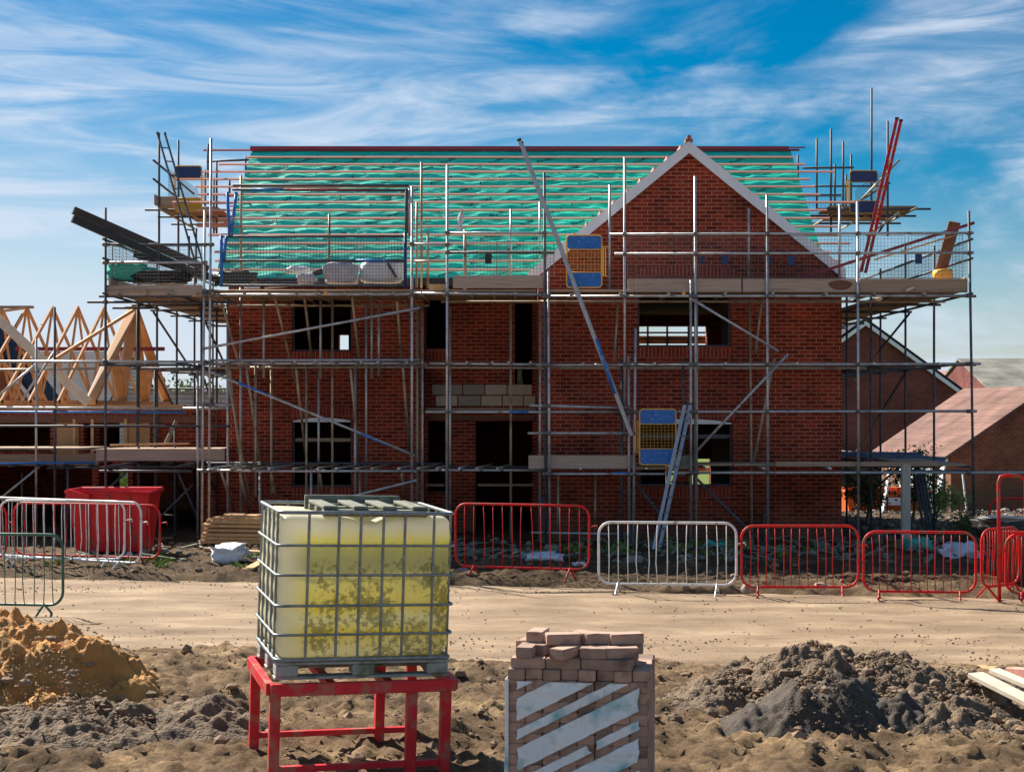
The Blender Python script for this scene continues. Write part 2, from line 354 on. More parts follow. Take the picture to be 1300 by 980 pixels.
# ------------------------------------------------------------ mesh helpers
class MB:
    def __init__(s):
        s.v = []; s.f = []; s.m = []; s.mi = 0
    def quadbox(s, c8):
        b = len(s.v); s.v += [tuple(p) for p in c8]
        for q in ((0, 3, 2, 1), (4, 5, 6, 7), (0, 1, 5, 4), (1, 2, 6, 5), (2, 3, 7, 6), (3, 0, 4, 7)):
            s.f.append(tuple(b + i for i in q)); s.m.append(s.mi)
        return s
    def box(s, x0, x1, y0, y1, z0, z1):
        return s.quadbox([(x0, y0, z0), (x1, y0, z0), (x1, y1, z0), (x0, y1, z0), (x0, y0, z1), (x1, y0, z1), (x1, y1, z1), (x0, y1, z1)])
    def bar(s, a, b, w, h, up=(0, 0, 1)):
        """rectangular bar a->b; w across, h along up"""
        a = Vector(a); b = Vector(b); d = (b - a).normalized(); up = Vector(up)
        sd = d.cross(up)
        if sd.length < 1e-4: sd = d.cross(Vector((1, 0, 0)))
        sd.normalize(); u = sd.cross(d).normalized()
        sd = sd * w / 2; u = u * h / 2
        return s.quadbox([a - sd - u, a + sd - u, b + sd - u, b - sd - u, a - sd + u, a + sd + u, b + sd + u, b - sd + u])
    def tube(s, a, b, r, n=8, r2=None, cap=True):
        a = Vector(a); b = Vector(b); d = (b - a).normalized()
        u = d.orthogonal().normalized(); w = d.cross(u)
        r2 = r if r2 is None else r2
        base = len(s.v)
        for p, rr in ((a, r), (b, r2)):
            for i in range(n):
                t = 2 * math.pi * i / n
                s.v.append(tuple(p + (u * math.cos(t) + w * math.sin(t)) * rr))
        for i in range(n):
            j = (i + 1) % n
            s.f.append((base + i, base + j, base + n + j, base + n + i)); s.m.append(s.mi)
        if cap:
            s.f.append(tuple(base + i for i in reversed(range(n)))); s.m.append(s.mi)
            s.f.append(tuple(base + n + i for i in range(n))); s.m.append(s.mi)
        return s
    def path(s, pts, r, n=8, closed=False):
        pts = [Vector(p) for p in pts]; base = len(s.v); k = len(pts)
        prev = None
        for i, p in enumerate(pts):
            if closed: d = (pts[(i + 1) % k] - pts[i - 1])
            else: d = pts[min(i + 1, k - 1)] - pts[max(i - 1, 0)]
            d.normalize()
            if prev is None: u = d.orthogonal().normalized()
            else:
                u = prev - d * prev.dot(d); u.normalize()
            prev = u; w = d.cross(u)
            for j in range(n):
                t = 2 * math.pi * j / n
                s.v.append(tuple(p + (u * math.cos(t) + w * math.sin(t)) * r))
        for i in range(k if closed else k - 1):
            i2 = (i + 1) % k
            for j in range(n):
                j2 = (j + 1) % n
                s.f.append((base + i * n + j, base + i * n + j2, base + i2 * n + j2, base + i2 * n + j)); s.m.append(s.mi)
        if not closed:
            s.f.append(tuple(base + j for j in reversed(range(n)))); s.m.append(s.mi)
            s.f.append(tuple(base + (k - 1) * n + j for j in range(n))); s.m.append(s.mi)
        return s
    def poly(s, pts, th, nrm):
        """extruded polygon"""
        nrm = Vector(nrm).normalized() * th; b = len(s.v); k = len(pts)
        s.v += [tuple(Vector(p)) for p in pts]; s.v += [tuple(Vector(p) + nrm) for p in pts]
        s.f.append(tuple(b + i for i in reversed(range(k)))); s.m.append(s.mi)
        s.f.append(tuple(b + k + i for i in range(k))); s.m.append(s.mi)
        for i in range(k):
            j = (i + 1) % k
            s.f.append((b + i, b + j, b + k + j, b + k + i)); s.m.append(s.mi)
        return s
    def grid(s, nx, ny, fn):
        b = len(s.v)
        for j in range(ny):
            for i in range(nx):
                s.v.append(tuple(fn(i / (nx - 1), j / (ny - 1))))
        for j in range(ny - 1):
            for i in range(nx - 1):
                s.f.append((b + j * nx + i, b + j * nx + i + 1, b + (j + 1) * nx + i + 1, b + (j + 1) * nx + i)); s.m.append(s.mi)
        return s
    def build(s, name, mats, parent=None, origin=None, smooth=False, fix=False, bevel=0, bseg=1):
        if isinstance(mats, str): mats = [mats]
        if origin is None:
            origin = Vector((0, 0, 0))
            if parent is not None:
                p = parent
                while p.parent: p = p.parent
                if p.get('_world'): origin = p.location.copy()
        elif origin == 'base':
            xs = [v[0] for v in s.v]; ys = [v[1] for v in s.v]; zs = [v[2] for v in s.v]
            origin = Vector(((min(xs) + max(xs)) / 2, (min(ys) + max(ys)) / 2, min(zs)))
        origin = Vector(origin)
        me = bpy.data.meshes.new(name)
        me.from_pydata([(v[0] - origin.x, v[1] - origin.y, v[2] - origin.z) for v in s.v], [], s.f)
        for mm in mats: me.materials.append(MATS[mm])
        if len(mats) > 1: me.polygons.foreach_set('material_index', s.m)
        if smooth: me.polygons.foreach_set('use_smooth', [True] * len(me.polygons))
        if fix or bevel:
            bm = bmesh.new(); bm.from_mesh(me)
            if fix: bmesh.ops.recalc_face_normals(bm, faces=bm.faces)
            if bevel: bmesh.ops.bevel(bm, geom=bm.edges, offset=bevel, segments=bseg, affect='EDGES', profile=.5)
            bm.to_mesh(me); bm.free()
        me.update()
        o = bpy.data.objects.new(name, me); COL.objects.link(o)
        if parent is not None: o.parent = parent
        else: o.location = origin
        return o

def smooth_tube(o, ang=50):
    me = o.data
    me.polygons.foreach_set('use_smooth', [len(p.vertices) == 4 for p in me.polygons])

def tag(o, label=None, cat=None, group=None, kind=None):
    if label: o['label'] = label
    if cat: o['category'] = cat
    if group: o['group'] = group
    if kind: o['kind'] = kind
    return o

def thing(name, loc, label, cat, group=None, world=True):
    o = bpy.data.objects.new(name, None); COL.objects.link(o)
    o.location = loc; o.empty_display_size = .2
    if world: o['_world'] = 1
    return tag(o, label, cat, group)

def copy_tree(o, parent=None):
    c = o.copy(); COL.objects.link(c)
    if parent is not None: c.parent = parent
    for ch in list(o.children): copy_tree(ch, c)
    return c

def lumpy(c, size, seed=0, n=3, amp=.25, pinch=.0, freq=1.6, flat=True):
    """crumpled sack-like closed mesh"""
    bm = bmesh.new()
    bmesh.ops.create_icosphere(bm, subdivisions=n, radius=1)
    mb = MB()
    c = Vector(c)
    for v in bm.verts:
        p = v.co.normalized()
        q = Vector([math.copysign(abs(t) ** .6, t) for t in p])
        k = 1 + amp * noise.noise(p * freq + Vector((seed * 7.3, 0, 0))) + amp * .5 * noise.noise(p * freq * 3 + Vector((seed * 3.1, 5, 0)))
        q = q * k
        q.x *= size[0] / 2; q.y *= size[1] / 2; q.z *= size[2] / 2
        if flat: q.z = max(q.z, -size[2] * .42)
        mb.v.append(tuple(c + q))
    for f in bm.faces:
        mb.f.append(tuple(v.index for v in f.verts)); mb.m.append(0)
    bm.free()
    return mb

def rounded_rect(w, h, r, n=5, y=0, x0=None, z0=0):
    x0 = -w / 2 if x0 is None else x0
    pts = []
    for cx, cz, a0 in ((x0 + w - r, z0 + h - r, 0), (x0 + r, z0 + h - r, 90), (x0 + r, z0 + r, 180), (x0 + w - r, z0 + r, 270)):
        for i in range(n + 1):
            a = R(a0 + 90 * i / n)
            pts.append((cx + r * math.cos(a), y, cz + r * math.sin(a)))
    return pts

def wall(mb, axis, c0, c1, u0, u1, z0, z1, holes):
    """wall slab between c0..c1 (thickness) with rectangular holes (u0,u1,z0,z1), only outer faces"""
    us = sorted(set([u0, u1] + [h[0] for h in holes] + [h[1] for h in holes]))
    zs = sorted(set([z0, z1] + [h[2] for h in holes] + [h[3] for h in holes]))
    us = [u for u in us if u0 <= u <= u1]; zs = [z for z in zs if z0 <= z <= z1]
    def solid(i, j):
        if i < 0 or j < 0 or i >= len(us) - 1 or j >= len(zs) - 1: return False
        u = (us[i] + us[i + 1]) / 2; z = (zs[j] + zs[j + 1]) / 2
        return not any(h[0] < u < h[1] and h[2] < z < h[3] for h in holes)
    def P(u, c, z): return (u, c, z) if axis == 'x' else (c, u, z)
    def quad(*p):
        b = len(mb.v); mb.v += p; mb.f.append((b, b + 1, b + 2, b + 3)); mb.m.append(mb.mi)
    for i in range(len(us) - 1):
        for j in range(len(zs) - 1):
            if not solid(i, j): continue
            a, b_, z, zz = us[i], us[i + 1], zs[j], zs[j + 1]
            quad(P(a, c0, z), P(b_, c0, z), P(b_, c0, zz), P(a, c0, zz))
            quad(P(b_, c1, z), P(a, c1, z), P(a, c1, zz), P(b_, c1, zz))
            if not solid(i - 1, j): quad(P(a, c1, z), P(a, c0, z), P(a, c0, zz), P(a, c1, zz))
            if not solid(i + 1, j): quad(P(b_, c0, z), P(b_, c1, z), P(b_, c1, zz), P(b_, c0, zz))
            if not solid(i, j - 1): quad(P(a, c1, z), P(b_, c1, z), P(b_, c0, z), P(a, c0, z))
            if not solid(i, j + 1): quad(P(a, c0, zz), P(b_, c0, zz), P(b_, c1, zz), P(a, c1, zz))
    return mb

# ------------------------------------------------------------ camera, light, sky
cam = bpy.data.cameras.new('camera'); camo = bpy.data.objects.new('camera', cam); COL.objects.link(camo)
camo.location = (0, 0, H); camo.rotation_euler = (R(90), 0, 0)
cam.sensor_width = 36; cam.lens = 36 * F / 1300; cam.shift_y = 30 / 1300; cam.clip_end = 5000; cam.clip_start = .1
SC.camera = camo
SC.render.resolution_x = 1024; SC.render.resolution_y = 771
SUNV = Vector((-.66, .75, 0)).normalized(); EL = R(40)
sv = Vector((SUNV.x * math.cos(EL), SUNV.y * math.cos(EL), math.sin(EL)))
sun = bpy.data.lights.new('sun', 'SUN'); sun.energy = 5.0; sun.angle = R(.5); sun.color = (1, .93, .82)
suno = bpy.data.objects.new('sun', sun); COL.objects.link(suno); suno.rotation_euler = sv.to_track_quat('Z', 'Y').to_euler()
suno.location = (-20, 20, 20)
wd = bpy.data.worlds.new('World'); SC.world = wd; wd.use_nodes = True
nt = wd.node_tree; L = nt.links.new
bg = nt.nodes['Background']
sky = nn(nt, 'ShaderNodeTexSky', sky_type='NISHITA'); sky.sun_disc = False
sky.sun_elevation = EL; sky.sun_rotation = math.atan2(SUNV.x, SUNV.y); sky.air_density = 1.0; sky.dust_density = .6; sky.ozone_density = 2.5; sky.altitude = 100
hs = nn(nt, 'ShaderNodeHueSaturation'); hs.inputs['Saturation'].default_value = 2.0; hs.inputs['Value'].default_value = .47; hs.inputs['Hue'].default_value = .493
L(sky.outputs[0], hs.inputs['Color'])
tc = nn(nt, 'ShaderNodeTexCoord')
sep = nn(nt, 'ShaderNodeSeparateXYZ'); L(tc.outputs['Generated'], sep.inputs[0])
def cloud_layer(rot, scale, stretch, detail, lo, hi, dist=.6, off=(0, 0, 0)):
    mp = nn(nt, 'ShaderNodeMapping'); mp.vector_type = 'POINT'; mp.inputs['Rotation'].default_value = (0, R(rot), 0); mp.inputs['Scale'].default_value = stretch; mp.inputs['Location'].default_value = off
    L(tc.outputs['Generated'], mp.inputs[0])
    t = nn(nt, 'ShaderNodeTexNoise'); t.inputs['Scale'].default_value = scale; t.inputs['Detail'].default_value = detail; t.inputs['Roughness'].default_value = .58; t.inputs['Distortion'].default_value = dist
    L(mp.outputs[0], t.inputs['Vector'])
    r = nn(nt, 'ShaderNodeMapRange', interpolation_type='SMOOTHSTEP'); r.inputs['From Min'].default_value = lo; r.inputs['From Max'].default_value = hi
    L(t.outputs['Fac'], r.inputs['Value'])
    return r.outputs[0]
big = cloud_layer(-13, 2.3, (1, 1, 3.4), 8, .405, .62, .9, (.35, .4, .12))
fine = cloud_layer(-17, 7, (.7, 1, 5.5), 10, .34, .72, 1.1, (.2, 3.1, 0))
mu = nn(nt, 'ShaderNodeMath', operation='MULTIPLY_ADD'); L(fine, mu.inputs[0]); mu.inputs[1].default_value = .85; mu.inputs[2].default_value = .2
c1 = nn(nt, 'ShaderNodeMath', operation='MULTIPLY'); L(big, c1.inputs[0]); L(mu.outputs[0], c1.inputs[1])
# thicker veil towards the horizon and towards the sun (left)
hz = nn(nt, 'ShaderNodeMapRange', interpolation_type='SMOOTHSTEP'); hz.inputs['From Min'].default_value = .2; hz.inputs['From Max'].default_value = -.01; hz.inputs['To Min'].default_value = 0; hz.inputs['To Max'].default_value = .8
L(sep.outputs['Z'], hz.inputs['Value'])
lf = nn(nt, 'ShaderNodeMapRange', interpolation_type='SMOOTHSTEP'); lf.inputs['From Min'].default_value = .12; lf.inputs['From Max'].default_value = -.36; lf.inputs['To Min'].default_value = .5; lf.inputs['To Max'].default_value = 1.75
L(sep.outputs['X'], lf.inputs['Value'])
hl = nn(nt, 'ShaderNodeMath', operation='MULTIPLY'); L(hz.outputs[0], hl.inputs[0]); L(lf.outputs[0], hl.inputs[1])
c2 = nn(nt, 'ShaderNodeMath', operation='ADD', use_clamp=True); L(c1.outputs[0], c2.inputs[0]); L(hl.outputs[0], c2.inputs[1])
c3 = nn(nt, 'ShaderNodeMath', operation='MULTIPLY'); L(c2.outputs[0], c3.inputs[0]); c3.inputs[1].default_value = .88
mx = nn(nt, 'ShaderNodeMix', data_type='RGBA'); L(c3.outputs[0], mx.inputs['Factor']); L(hs.outputs[0], mx.inputs['A']); mx.inputs['B'].default_value = (3.9, 4.45, 5.3, 1)
L(mx.outputs['Result'], bg.inputs['Color'])
bg.inputs['Strength'].default_value = .08
SC.view_settings.view_transform = 'Standard'; SC.view_settings.look = 'None'; SC.view_settings.gamma = 1
SC.view_settings.exposure = 1.12
SC.render.engine = 'CYCLES'
SC.cycles.max_bounces = 6; SC.cycles.diffuse_bounces = 3; SC.cycles.transmission_bounces = 6; SC.cycles.transparent_max_bounces = 4
# ============================================================ SETTING: ground, road, hills
def sstep(a, b, x):
    t = max(0, min(1, (x - a) / (b - a))); return t * t * (3 - 2 * t)

def road_back(x):   # far edge of the haul road (y) as a function of x
    return 22.6 - .18 * (x + 6) + .35 * N((x, 3, 0), .5) + .14 * N((x, 9, 0), 2.5)
def road_front(x):
    return 15.3 - .09 * (x + 6) + .5 * N((x, 1, 0), .55) + .2 * N((x, 5, 0), 2.2)

def base_z(x, y):
    z = 0.0
    if y > 36: z -= 1.0 * sstep(36, 46, y) * (sstep(5, 9, x))
    return z

def ground_z(x, y):
    m = sstep(0, .5, road_back(x) - y) * sstep(0, .6, y - road_front(x))
    z = base_z(x, y)
    if y > 60 or abs(x) > 30: return z - .02
    lump = .03 + .07 * max(0, FR((x, y, 2), .8, 3)) + .07 * abs(FR((x, y, 7), 2.4, 5)) + .045 * abs(N((x, y * 1.2, 4), 6)) + .035 * max(0, N((x, y, 14), 12))
    if y < road_front(x) + .3 or 20 < y < 26:
        d1 = noise.voronoi(Vector((x + .1 * N((x, y, 1), 3), y * 1.05, .5)) * 5.5)[0][0]; d2 = noise.voronoi(Vector((x, y, 3.5)) * 12)[0][0]
        msk = sstep(-.25, .35, N((x, y, 40), .8))
        lump += (.075 * max(0, .5 - d1) + .04 * max(0, .45 - d2)) * (.35 + .65 * msk)
    if y < road_front(x) + .2: lump = lump * (1 + .5 * sstep(0, 2, road_front(x) - y))
    if y > 34: lump *= .5
    return z + lump * (1 - m) - .07 * m

def axis(segs):
    out = []
    for a, b, st in segs:
        n = max(1, round((b - a) / st))
        out += [a + (b - a) * i / n for i in range(n)]
    out.append(segs[-1][1]); return out
gx = axis([(-700, -100, 100), (-100, -30, 10), (-30, -12, 1.2), (-12, -6.4, .12), (-6.4, 6.4, .045), (6.4, 12, .12), (12, 30, 1.2), (30, 100, 10), (100, 700, 100)])
gy = axis([(-60, 0, 12), (0, 8, 1), (8, 10, .1), (10, 16.5, .042), (16.5, 20, .12), (20, 24, .065), (24, 31, .14), (31, 60, 1.2), (60, 200, 14), (200, 1500, 130)])
mb = MB()
nx, ny = len(gx), len(gy)
for y in gy:
    for x in gx: mb.v.append((x, y, ground_z(x, y)))
for j in range(ny - 1):
    for i in range(nx - 1):
        a = j * nx + i; mb.f.append((a, a + 1, a + nx + 1, a + nx)); mb.m.append(0)
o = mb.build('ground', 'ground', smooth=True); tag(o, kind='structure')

mb = MB()
xs = axis([(-40, -10, 2), (-10, 10, .1), (10, 40, 2)])
def roadpt(u, v):
    x = xs[int(round(u * (len(xs) - 1)))]
    yb = road_back(x) + .45; yf = road_front(x) - .55
    y = yf + (yb - yf) * v
    z = .012 + .02 * FR((x * .5, y, 0), .9, 3) + .012 * N((x * .4, y * 2, 3), 2) + .012 * FR((x * .5, y * 3, 9), 2, 4)
    # wheel tracks
    for c in (17.0, 18.6): z -= .035 * math.exp(-((y - c - .024 * x - .2 * N((x, c, 0), .4)) / .2) ** 2)
    z -= .09 * (1 - sstep(0, .12, v) * sstep(0, .12, 1 - v))
    return (x, y, z)
mb.grid(len(xs), 70, roadpt)
o = mb.build('road', 'road', smooth=True); tag(o, kind='structure')

mb = MB()
def hillpt(u, v):
    x = -500 + 900 * u; y = 700 + 200 * v
    z = (13 + 6 * N((x, 0, 0), .006) + 2 * N((x, 1, 0), .03)) * math.sin(math.pi * min(1, v + .0)) - 2 * (1 - v)
    return (x, y, z)
mb.grid(90, 8, hillpt); tag(mb.build('hills', 'hill', smooth=True), kind='structure')

# scattered clods of soil: nobody could count them
mb = MB(); rnd = random.Random(5)
ico = bmesh.new(); bmesh.ops.create_icosphere(ico, subdivisions=1, radius=1)
iv = [v.co.copy() for v in ico.verts]; iff = [tuple(v.index for v in f.verts) for f in ico.faces]; ico.free()
def clod(mb, x, y, z, s):
    b = len(mb.v); o3 = Vector((rnd.random() * 50, 0, 0)); fl = rnd.uniform(.5, .85)
    rz = Matrix.Rotation(rnd.random() * 6.3, 3, 'Z')
    for p in iv:
        q = rz @ (p * (1 + .45 * noise.noise(p * 1.4 + o3)))
        mb.v.append((x + q.x * s, y + q.y * s * .9, z + q.z * s * fl))
    for f in iff: mb.f.append(tuple(b + i for i in f)); mb.m.append(0)
for k in range(8500):
    r = rnd.random()
    if r < .34: y = rnd.uniform(20.6, 24.5)
    elif r < .42: y = rnd.uniform(24.5, 29)
    elif r < .93: y = rnd.uniform(10.2, 16.7)
    else: y = rnd.uniform(16, 22)
    x = rnd.uniform(-.38, .38) * y
    on = road_front(x) + .1 < y < road_back(x) - .1
    dens = noise.noise(Vector((x * .9, y * 1.1, 3)))
    if dens < -.12 and not on: continue
    s = rnd.paretovariate(2.3) * .0085
    s = min(s, .07)
    if on:
        if rnd.random() < .3: continue
        s = min(s, .016)
    clod(mb, x, y, (0.01 if on else ground_z(x, y)) + s * .25, s)
tag(mb.build('soil_clods', 'clod'), kind='stuff')

# grass and weeds in the verge
mb = MB()
def tuft(x, y, z, n, h):
    for k in range(n):
        a = rnd.random() * 6.3; l = h * rnd.uniform(.5, 1); w = rnd.uniform(.006, .014)
        bx, by = x + rnd.gauss(0, h * .35), y + rnd.gauss(0, h * .35)
        ln = Vector((math.cos(a), math.sin(a), 0)) * l * rnd.uniform(.2, .8); sd = Vector((-math.sin(a), math.cos(a), 0)) * w
        p = Vector((bx, by, z)); b = len(mb.v)
        mb.v += [tuple(p - sd), tuple(p + sd), tuple(p + ln * .5 + sd * .6 + Vector((0, 0, l * .6))), tuple(p + ln + Vector((0, 0, l * .8)))]
        mb.f.append((b, b + 1, b + 2)); mb.m.append(0); mb.f.append((b, b + 2, b + 3)); mb.m.append(0)
for k in range(230):
    x = rnd.uniform(-7.6, -2.5); y = rnd.uniform(23.3, 25.2)
    if N((x, y, 1), .9) < .0: continue
    tuft(x, y, ground_z(x, y), 22, rnd.uniform(.05, .13))
for k in range(70):
    x = rnd.uniform(1.0, 8); y = rnd.uniform(24.6, 27.5)
    if N((x, y, 1), .9) < .0: continue
    tuft(x, y, ground_z(x, y), 22, rnd.uniform(.08, .22))
tag(mb.build('weeds', 'leaf_bright'), kind='stuff')
mb = MB()
for k in range(900):
    x = rnd.uniform(-15, -9); y = rnd.uniform(40, 60)
    tuft(x, y, 0, 16, rnd.uniform(.3, .9))
tag(mb.build('field_grass', 'leaf_bright'), kind='stuff')

# ============================================================ MAIN HOUSE
YG, YL, YR, YB = 28.2, 29.4, 30.1, 37.0
XL, XR, XG0 = -5.72, 6.38, .50
house = thing('brick_house', ((XL + XR) / 2, 32.6, 0), 'red brick house shell under construction, its roof still green membrane and pink battens', 'house')
EZ = 5.3
mb = MB()
wf = [(2.44, 4.24, 3.82, 5.13), (2.47, 4.27, 1.12, 2.37)]
wall(mb, 'x', YG, YG + .3, XG0, XR, -.3, EZ, wf)
AX, AZ = 3.42, 7.66
mb.poly([(XG0, YG, EZ), (XR, YG, EZ), (AX, YG, AZ)], .3, (0, 1, 0))
wl = [(-4.44, -3.23, 3.78, 4.95), (-4.44, -3.23, 1.04, 2.39)]
wall(mb, 'x', YL, YL + .3, XL, -1.8, -.3, 5.15, wl)
wr = [(-1.78, -1.36, 3.86, 4.9), (-1.74, -1.36, .9, 2.36), (-.75, .42, -.3, 2.36), (.06, .42, 3.1, 4.8)]
wall(mb, 'x', YR, YR + .3, -1.8, .5, -.3, 5.15, wr)
wall(mb, 'y', -2.1, -1.8, YL + .3, YR + .3, -.3, 5.15, [])           # return of the recess
wall(mb, 'y', XG0, XG0 + .3, YG + .3, YR + .6, -.3, EZ, [])
wall(mb, 'y', XL, XL + .3, YL + .3, YB, -.3, 5.15, [])
wall(mb, 'y', XR - .3, XR, YG + .3, YB, -.3, 5.15, [])
wb = [(3.15, 4.95, 3.6, 4.72), (3.9, 5.05, .05, 1.35), (-4.4, -4.15, 3.7, 4.5)]
wall(mb, 'x', YB, YB + .3, XL, XR, -.3, 5.15, wb)
RY, RZ = 33.1, 8.47
EY, EZM = 29.02, 5.22
for x in (XL, XR - .3):
    mb.poly([(x, YL + .2, 5.15), (x, YB, 5.15), (x, RY, RZ - .28)], .3, (1, 0, 0))
mb.build('wall', 'brick', house, fix=True)
# inner leaf, floors, ceiling
mb = MB()
mb.box(XL + .31, XR - .31, YR + .31, YB - .01, 2.4, 2.6); mb.box(XG0 + .31, XR - .31, YG + .31, YR + .3, 2.4, 2.6)
mb.box(XL + .31, -2.11, YL + .31, YR + .3, 2.4, 2.6)
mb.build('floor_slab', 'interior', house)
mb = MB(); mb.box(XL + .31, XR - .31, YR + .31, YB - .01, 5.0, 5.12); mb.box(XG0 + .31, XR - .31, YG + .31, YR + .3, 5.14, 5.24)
mb.build('shade_ceiling', 'interior', house)
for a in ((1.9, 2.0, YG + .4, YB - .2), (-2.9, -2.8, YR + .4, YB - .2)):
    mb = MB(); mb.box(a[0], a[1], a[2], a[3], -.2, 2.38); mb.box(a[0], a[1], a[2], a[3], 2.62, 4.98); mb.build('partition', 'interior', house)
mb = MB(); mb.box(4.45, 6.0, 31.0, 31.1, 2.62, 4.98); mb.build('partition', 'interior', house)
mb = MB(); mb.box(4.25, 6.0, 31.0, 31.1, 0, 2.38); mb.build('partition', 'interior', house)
# arches, soldier sills
def soldier(x0, x1, y, z0, z1, rise=0):
    m2 = MB(); n = max(2, round((x1 - x0) / .075)); w = (x1 - x0) / n
    for i in range(n):
        c = (i + .5) / n * 2 - 1; dz = rise * (1 - c * c)
        m2.box(x0 + i * w + .005, x0 + (i + 1) * w - .005, y - .012, y + .06, z0 + dz, z1 + dz)
    return m2.build('soldier_course', 'paver_red' if False else 'soldier', house)
soldier(2.36, 4.32, YG, 5.14, 5.33, .05); soldier(2.38, 4.34, YG, 2.38, 2.57, .06)
soldier(2.44, 4.24, YG, 3.60, 3.81); soldier(2.47, 4.27, YG, .88, 1.11)
soldier(-4.48, -3.19, YL, 2.42, 2.62, .06); soldier(-4.44, -3.23, YL, 3.56, 3.77); soldier(-4.44, -3.23, YL, .8, 1.03)
soldier(-1.76, -1.38, YR, 3.62, 3.85)
def arch_former(x0, x1, y, z0, rise):
    n = 12; pts = [(x0, y, z0), (x1, y, z0)]
    pts += [(x1 + (x0 - x1) * i / n, y, z0 + .02 + rise * (1 - (i / n * 2 - 1) ** 2)) for i in range(n + 1)]
    MB().poly(pts, .1, (0, 1, 0)).build('arch_former', 'white_verge', house, fix=True)
arch_former(2.49, 4.25, YG - .02, 2.32, .08); arch_former(-4.42, -3.25, YL - .02, 2.35, .07)
# window linings / posts
def wframe(x0, x1, z0, z1, y, mat, rails=(), posts=()):
    m2 = MB(); t = .035
    m2.box(x0 + .003, x0 + t, y, y + .07, z0 + .003, z1 - .003); m2.box(x1 - t, x1 - .003, y, y + .07, z0 + .003, z1 - .003)
    m2.box(x0 + t, x1 - t, y, y + .07, z0 + .003, z0 + t)
    for r_ in rails: m2.box(x0 + t, x1 - t, y + .01, y + .06, r_ - .04, r_ + .04)
    for p_ in posts: m2.box(p_ - .03, p_ + .03, y + .012, y + .058, z0 + t, z1 - .003)
    return m2.build('window_frame', mat, house)
wframe(2.44, 4.24, 3.82, 5.12, YG + .1, 'tube_dark')
wframe(2.47, 4.27, 1.12, 2.30, YG + .1, 'tube_dark', rails=(2.08,), posts=(3.55,))
wframe(-4.44, -3.23, 3.78, 4.94, YL + .1, 'tube_dark'); wframe(-4.44, -3.23, 1.04, 2.34, YL + .1, 'tube_dark'); MB().box(-4.40, -3.27, YL + .2, YL + .24, 1.95, 2.02).build('cross_board', 'board', house)
MB().box(3.22, 3.5, YG + .6, YG + .75, .1, 2.38).build('brick_pier', 'brick', house)
# guard rails and boards in the back opening
m2 = MB()
for z in (3.98, 4.2, 4.42, 4.58): m2.box(3.0, 5.0, YB + .5, YB + .54, z - .022, z + .022)
for x in (3.5, 4.0, 4.55, 4.75): m2.box(x - .025, x + .025, YB + .55, YB + .6, 0, 4.9)
m2.build('back_guard_rail', 'tube_dark', house)
MB().box(3.0, 5.0, YB + .6, YB + .64, 4.3, 4.5).build('back_guard_board', 'timber', house)
MB().box(3.3, 5.6, YB + .5, YB + .62, 1.02, 1.12).build('door_board', 'timber', house)
# air bricks in the gable
for x in (3.68, 4.97): MB().box(x - .05, x + .05, YG - .008, YG + .02, 5.42, 5.56).build('air_brick', 'dark_blue_panel', house)
# exposed blockwork and lintels in the recess
def blocks(zr, xs):
    for a, b in zip(xs[:-1], xs[1:]):
        MB().box(a + .01, b - .01, YR - .025, YR + .05, zr + .008, zr + .215).build('concrete_block', 'concrete_block' if rnd.random() < .55 else 'grey_block', house, bevel=.006)
blocks(2.90, [-1.66, -1.06, -.94 + .3, -.22, .25, .49][:1] + [-1.66 + .0] * 0 + [-1.02, -.56, -.1, .42])
blocks(2.67, [-1.58, -1.12, -.64, -.2, .24, .49])
MB().box(-1.78, .49, YR - .06, YR - .003, 2.52, 2.64).build('timber_lintel', 'board', house)
MB().box(-1.70, .46, YR - .05, YR - .003, 2.38, 2.46).build('timber_lintel', 'rust', house)
MB().box(-.7, .45, YR - .02, YR + .05, 1.02, 1.07).build('door_rail', 'board', house)
MB().box(-1.78, -1.4, YR - .02, YR + .05, 1.02, 1.07).build('door_rail', 'board', house)
MB().poly([(.12, YR - .02, 3.42), (.2, YR - .02, 3.42), (.24, YR - .02, 2.9), (.17, YR - .02, 2.82), (.1, YR - .02, 3.0)], .03, (0, 1, 0)).build('hanging_strap', 'weathered', house, fix=True)

# ---- main roof: membrane sagging between rafters, printed, counter battens
OV = .14
RX0, RX1 = XL - OV - .06, XR - .05
sl = Vector((0, RY - EY, RZ - EZM)); SLEN = sl.length; sld = sl.normalized(); sln = Vector((0, -sld.z, sld.y))
def wr_(x, s):
    sag = -.013 * (math.sin(math.pi * x / .6) ** 2) * (1 + .7 * N((x * .7, s * 1.3, 2), 1))
    wv = .019 * FR((x * .45, s * 3.2, 0), 1.4, 5) + .01 * N((x * 2.0 + s * 1.5, s * 5, 8), 1.2)
    k = (SLEN - .02 - s) / .33; frac = k - math.floor(k)
    pin = math.sin(math.pi * frac)
    return min(.022, (sag + wv * 1.5) * (.12 + .88 * pin))
def roofpt(u, v):
    x = RX0 + (RX1 - RX0) * u; s = SLEN * v
    p = Vector((x, EY, EZM)) + sld * s + sln * wr_(x, s)
    return p
rm = MB(); rm.grid(420, 150, roofpt)
rm.grid(20, 20, lambda u, v: (RX0 + (RX1 - RX0) * u, 2 * RY - EY - (RY - EY) * (v), EZM + (RZ - EZM) * v - .0))
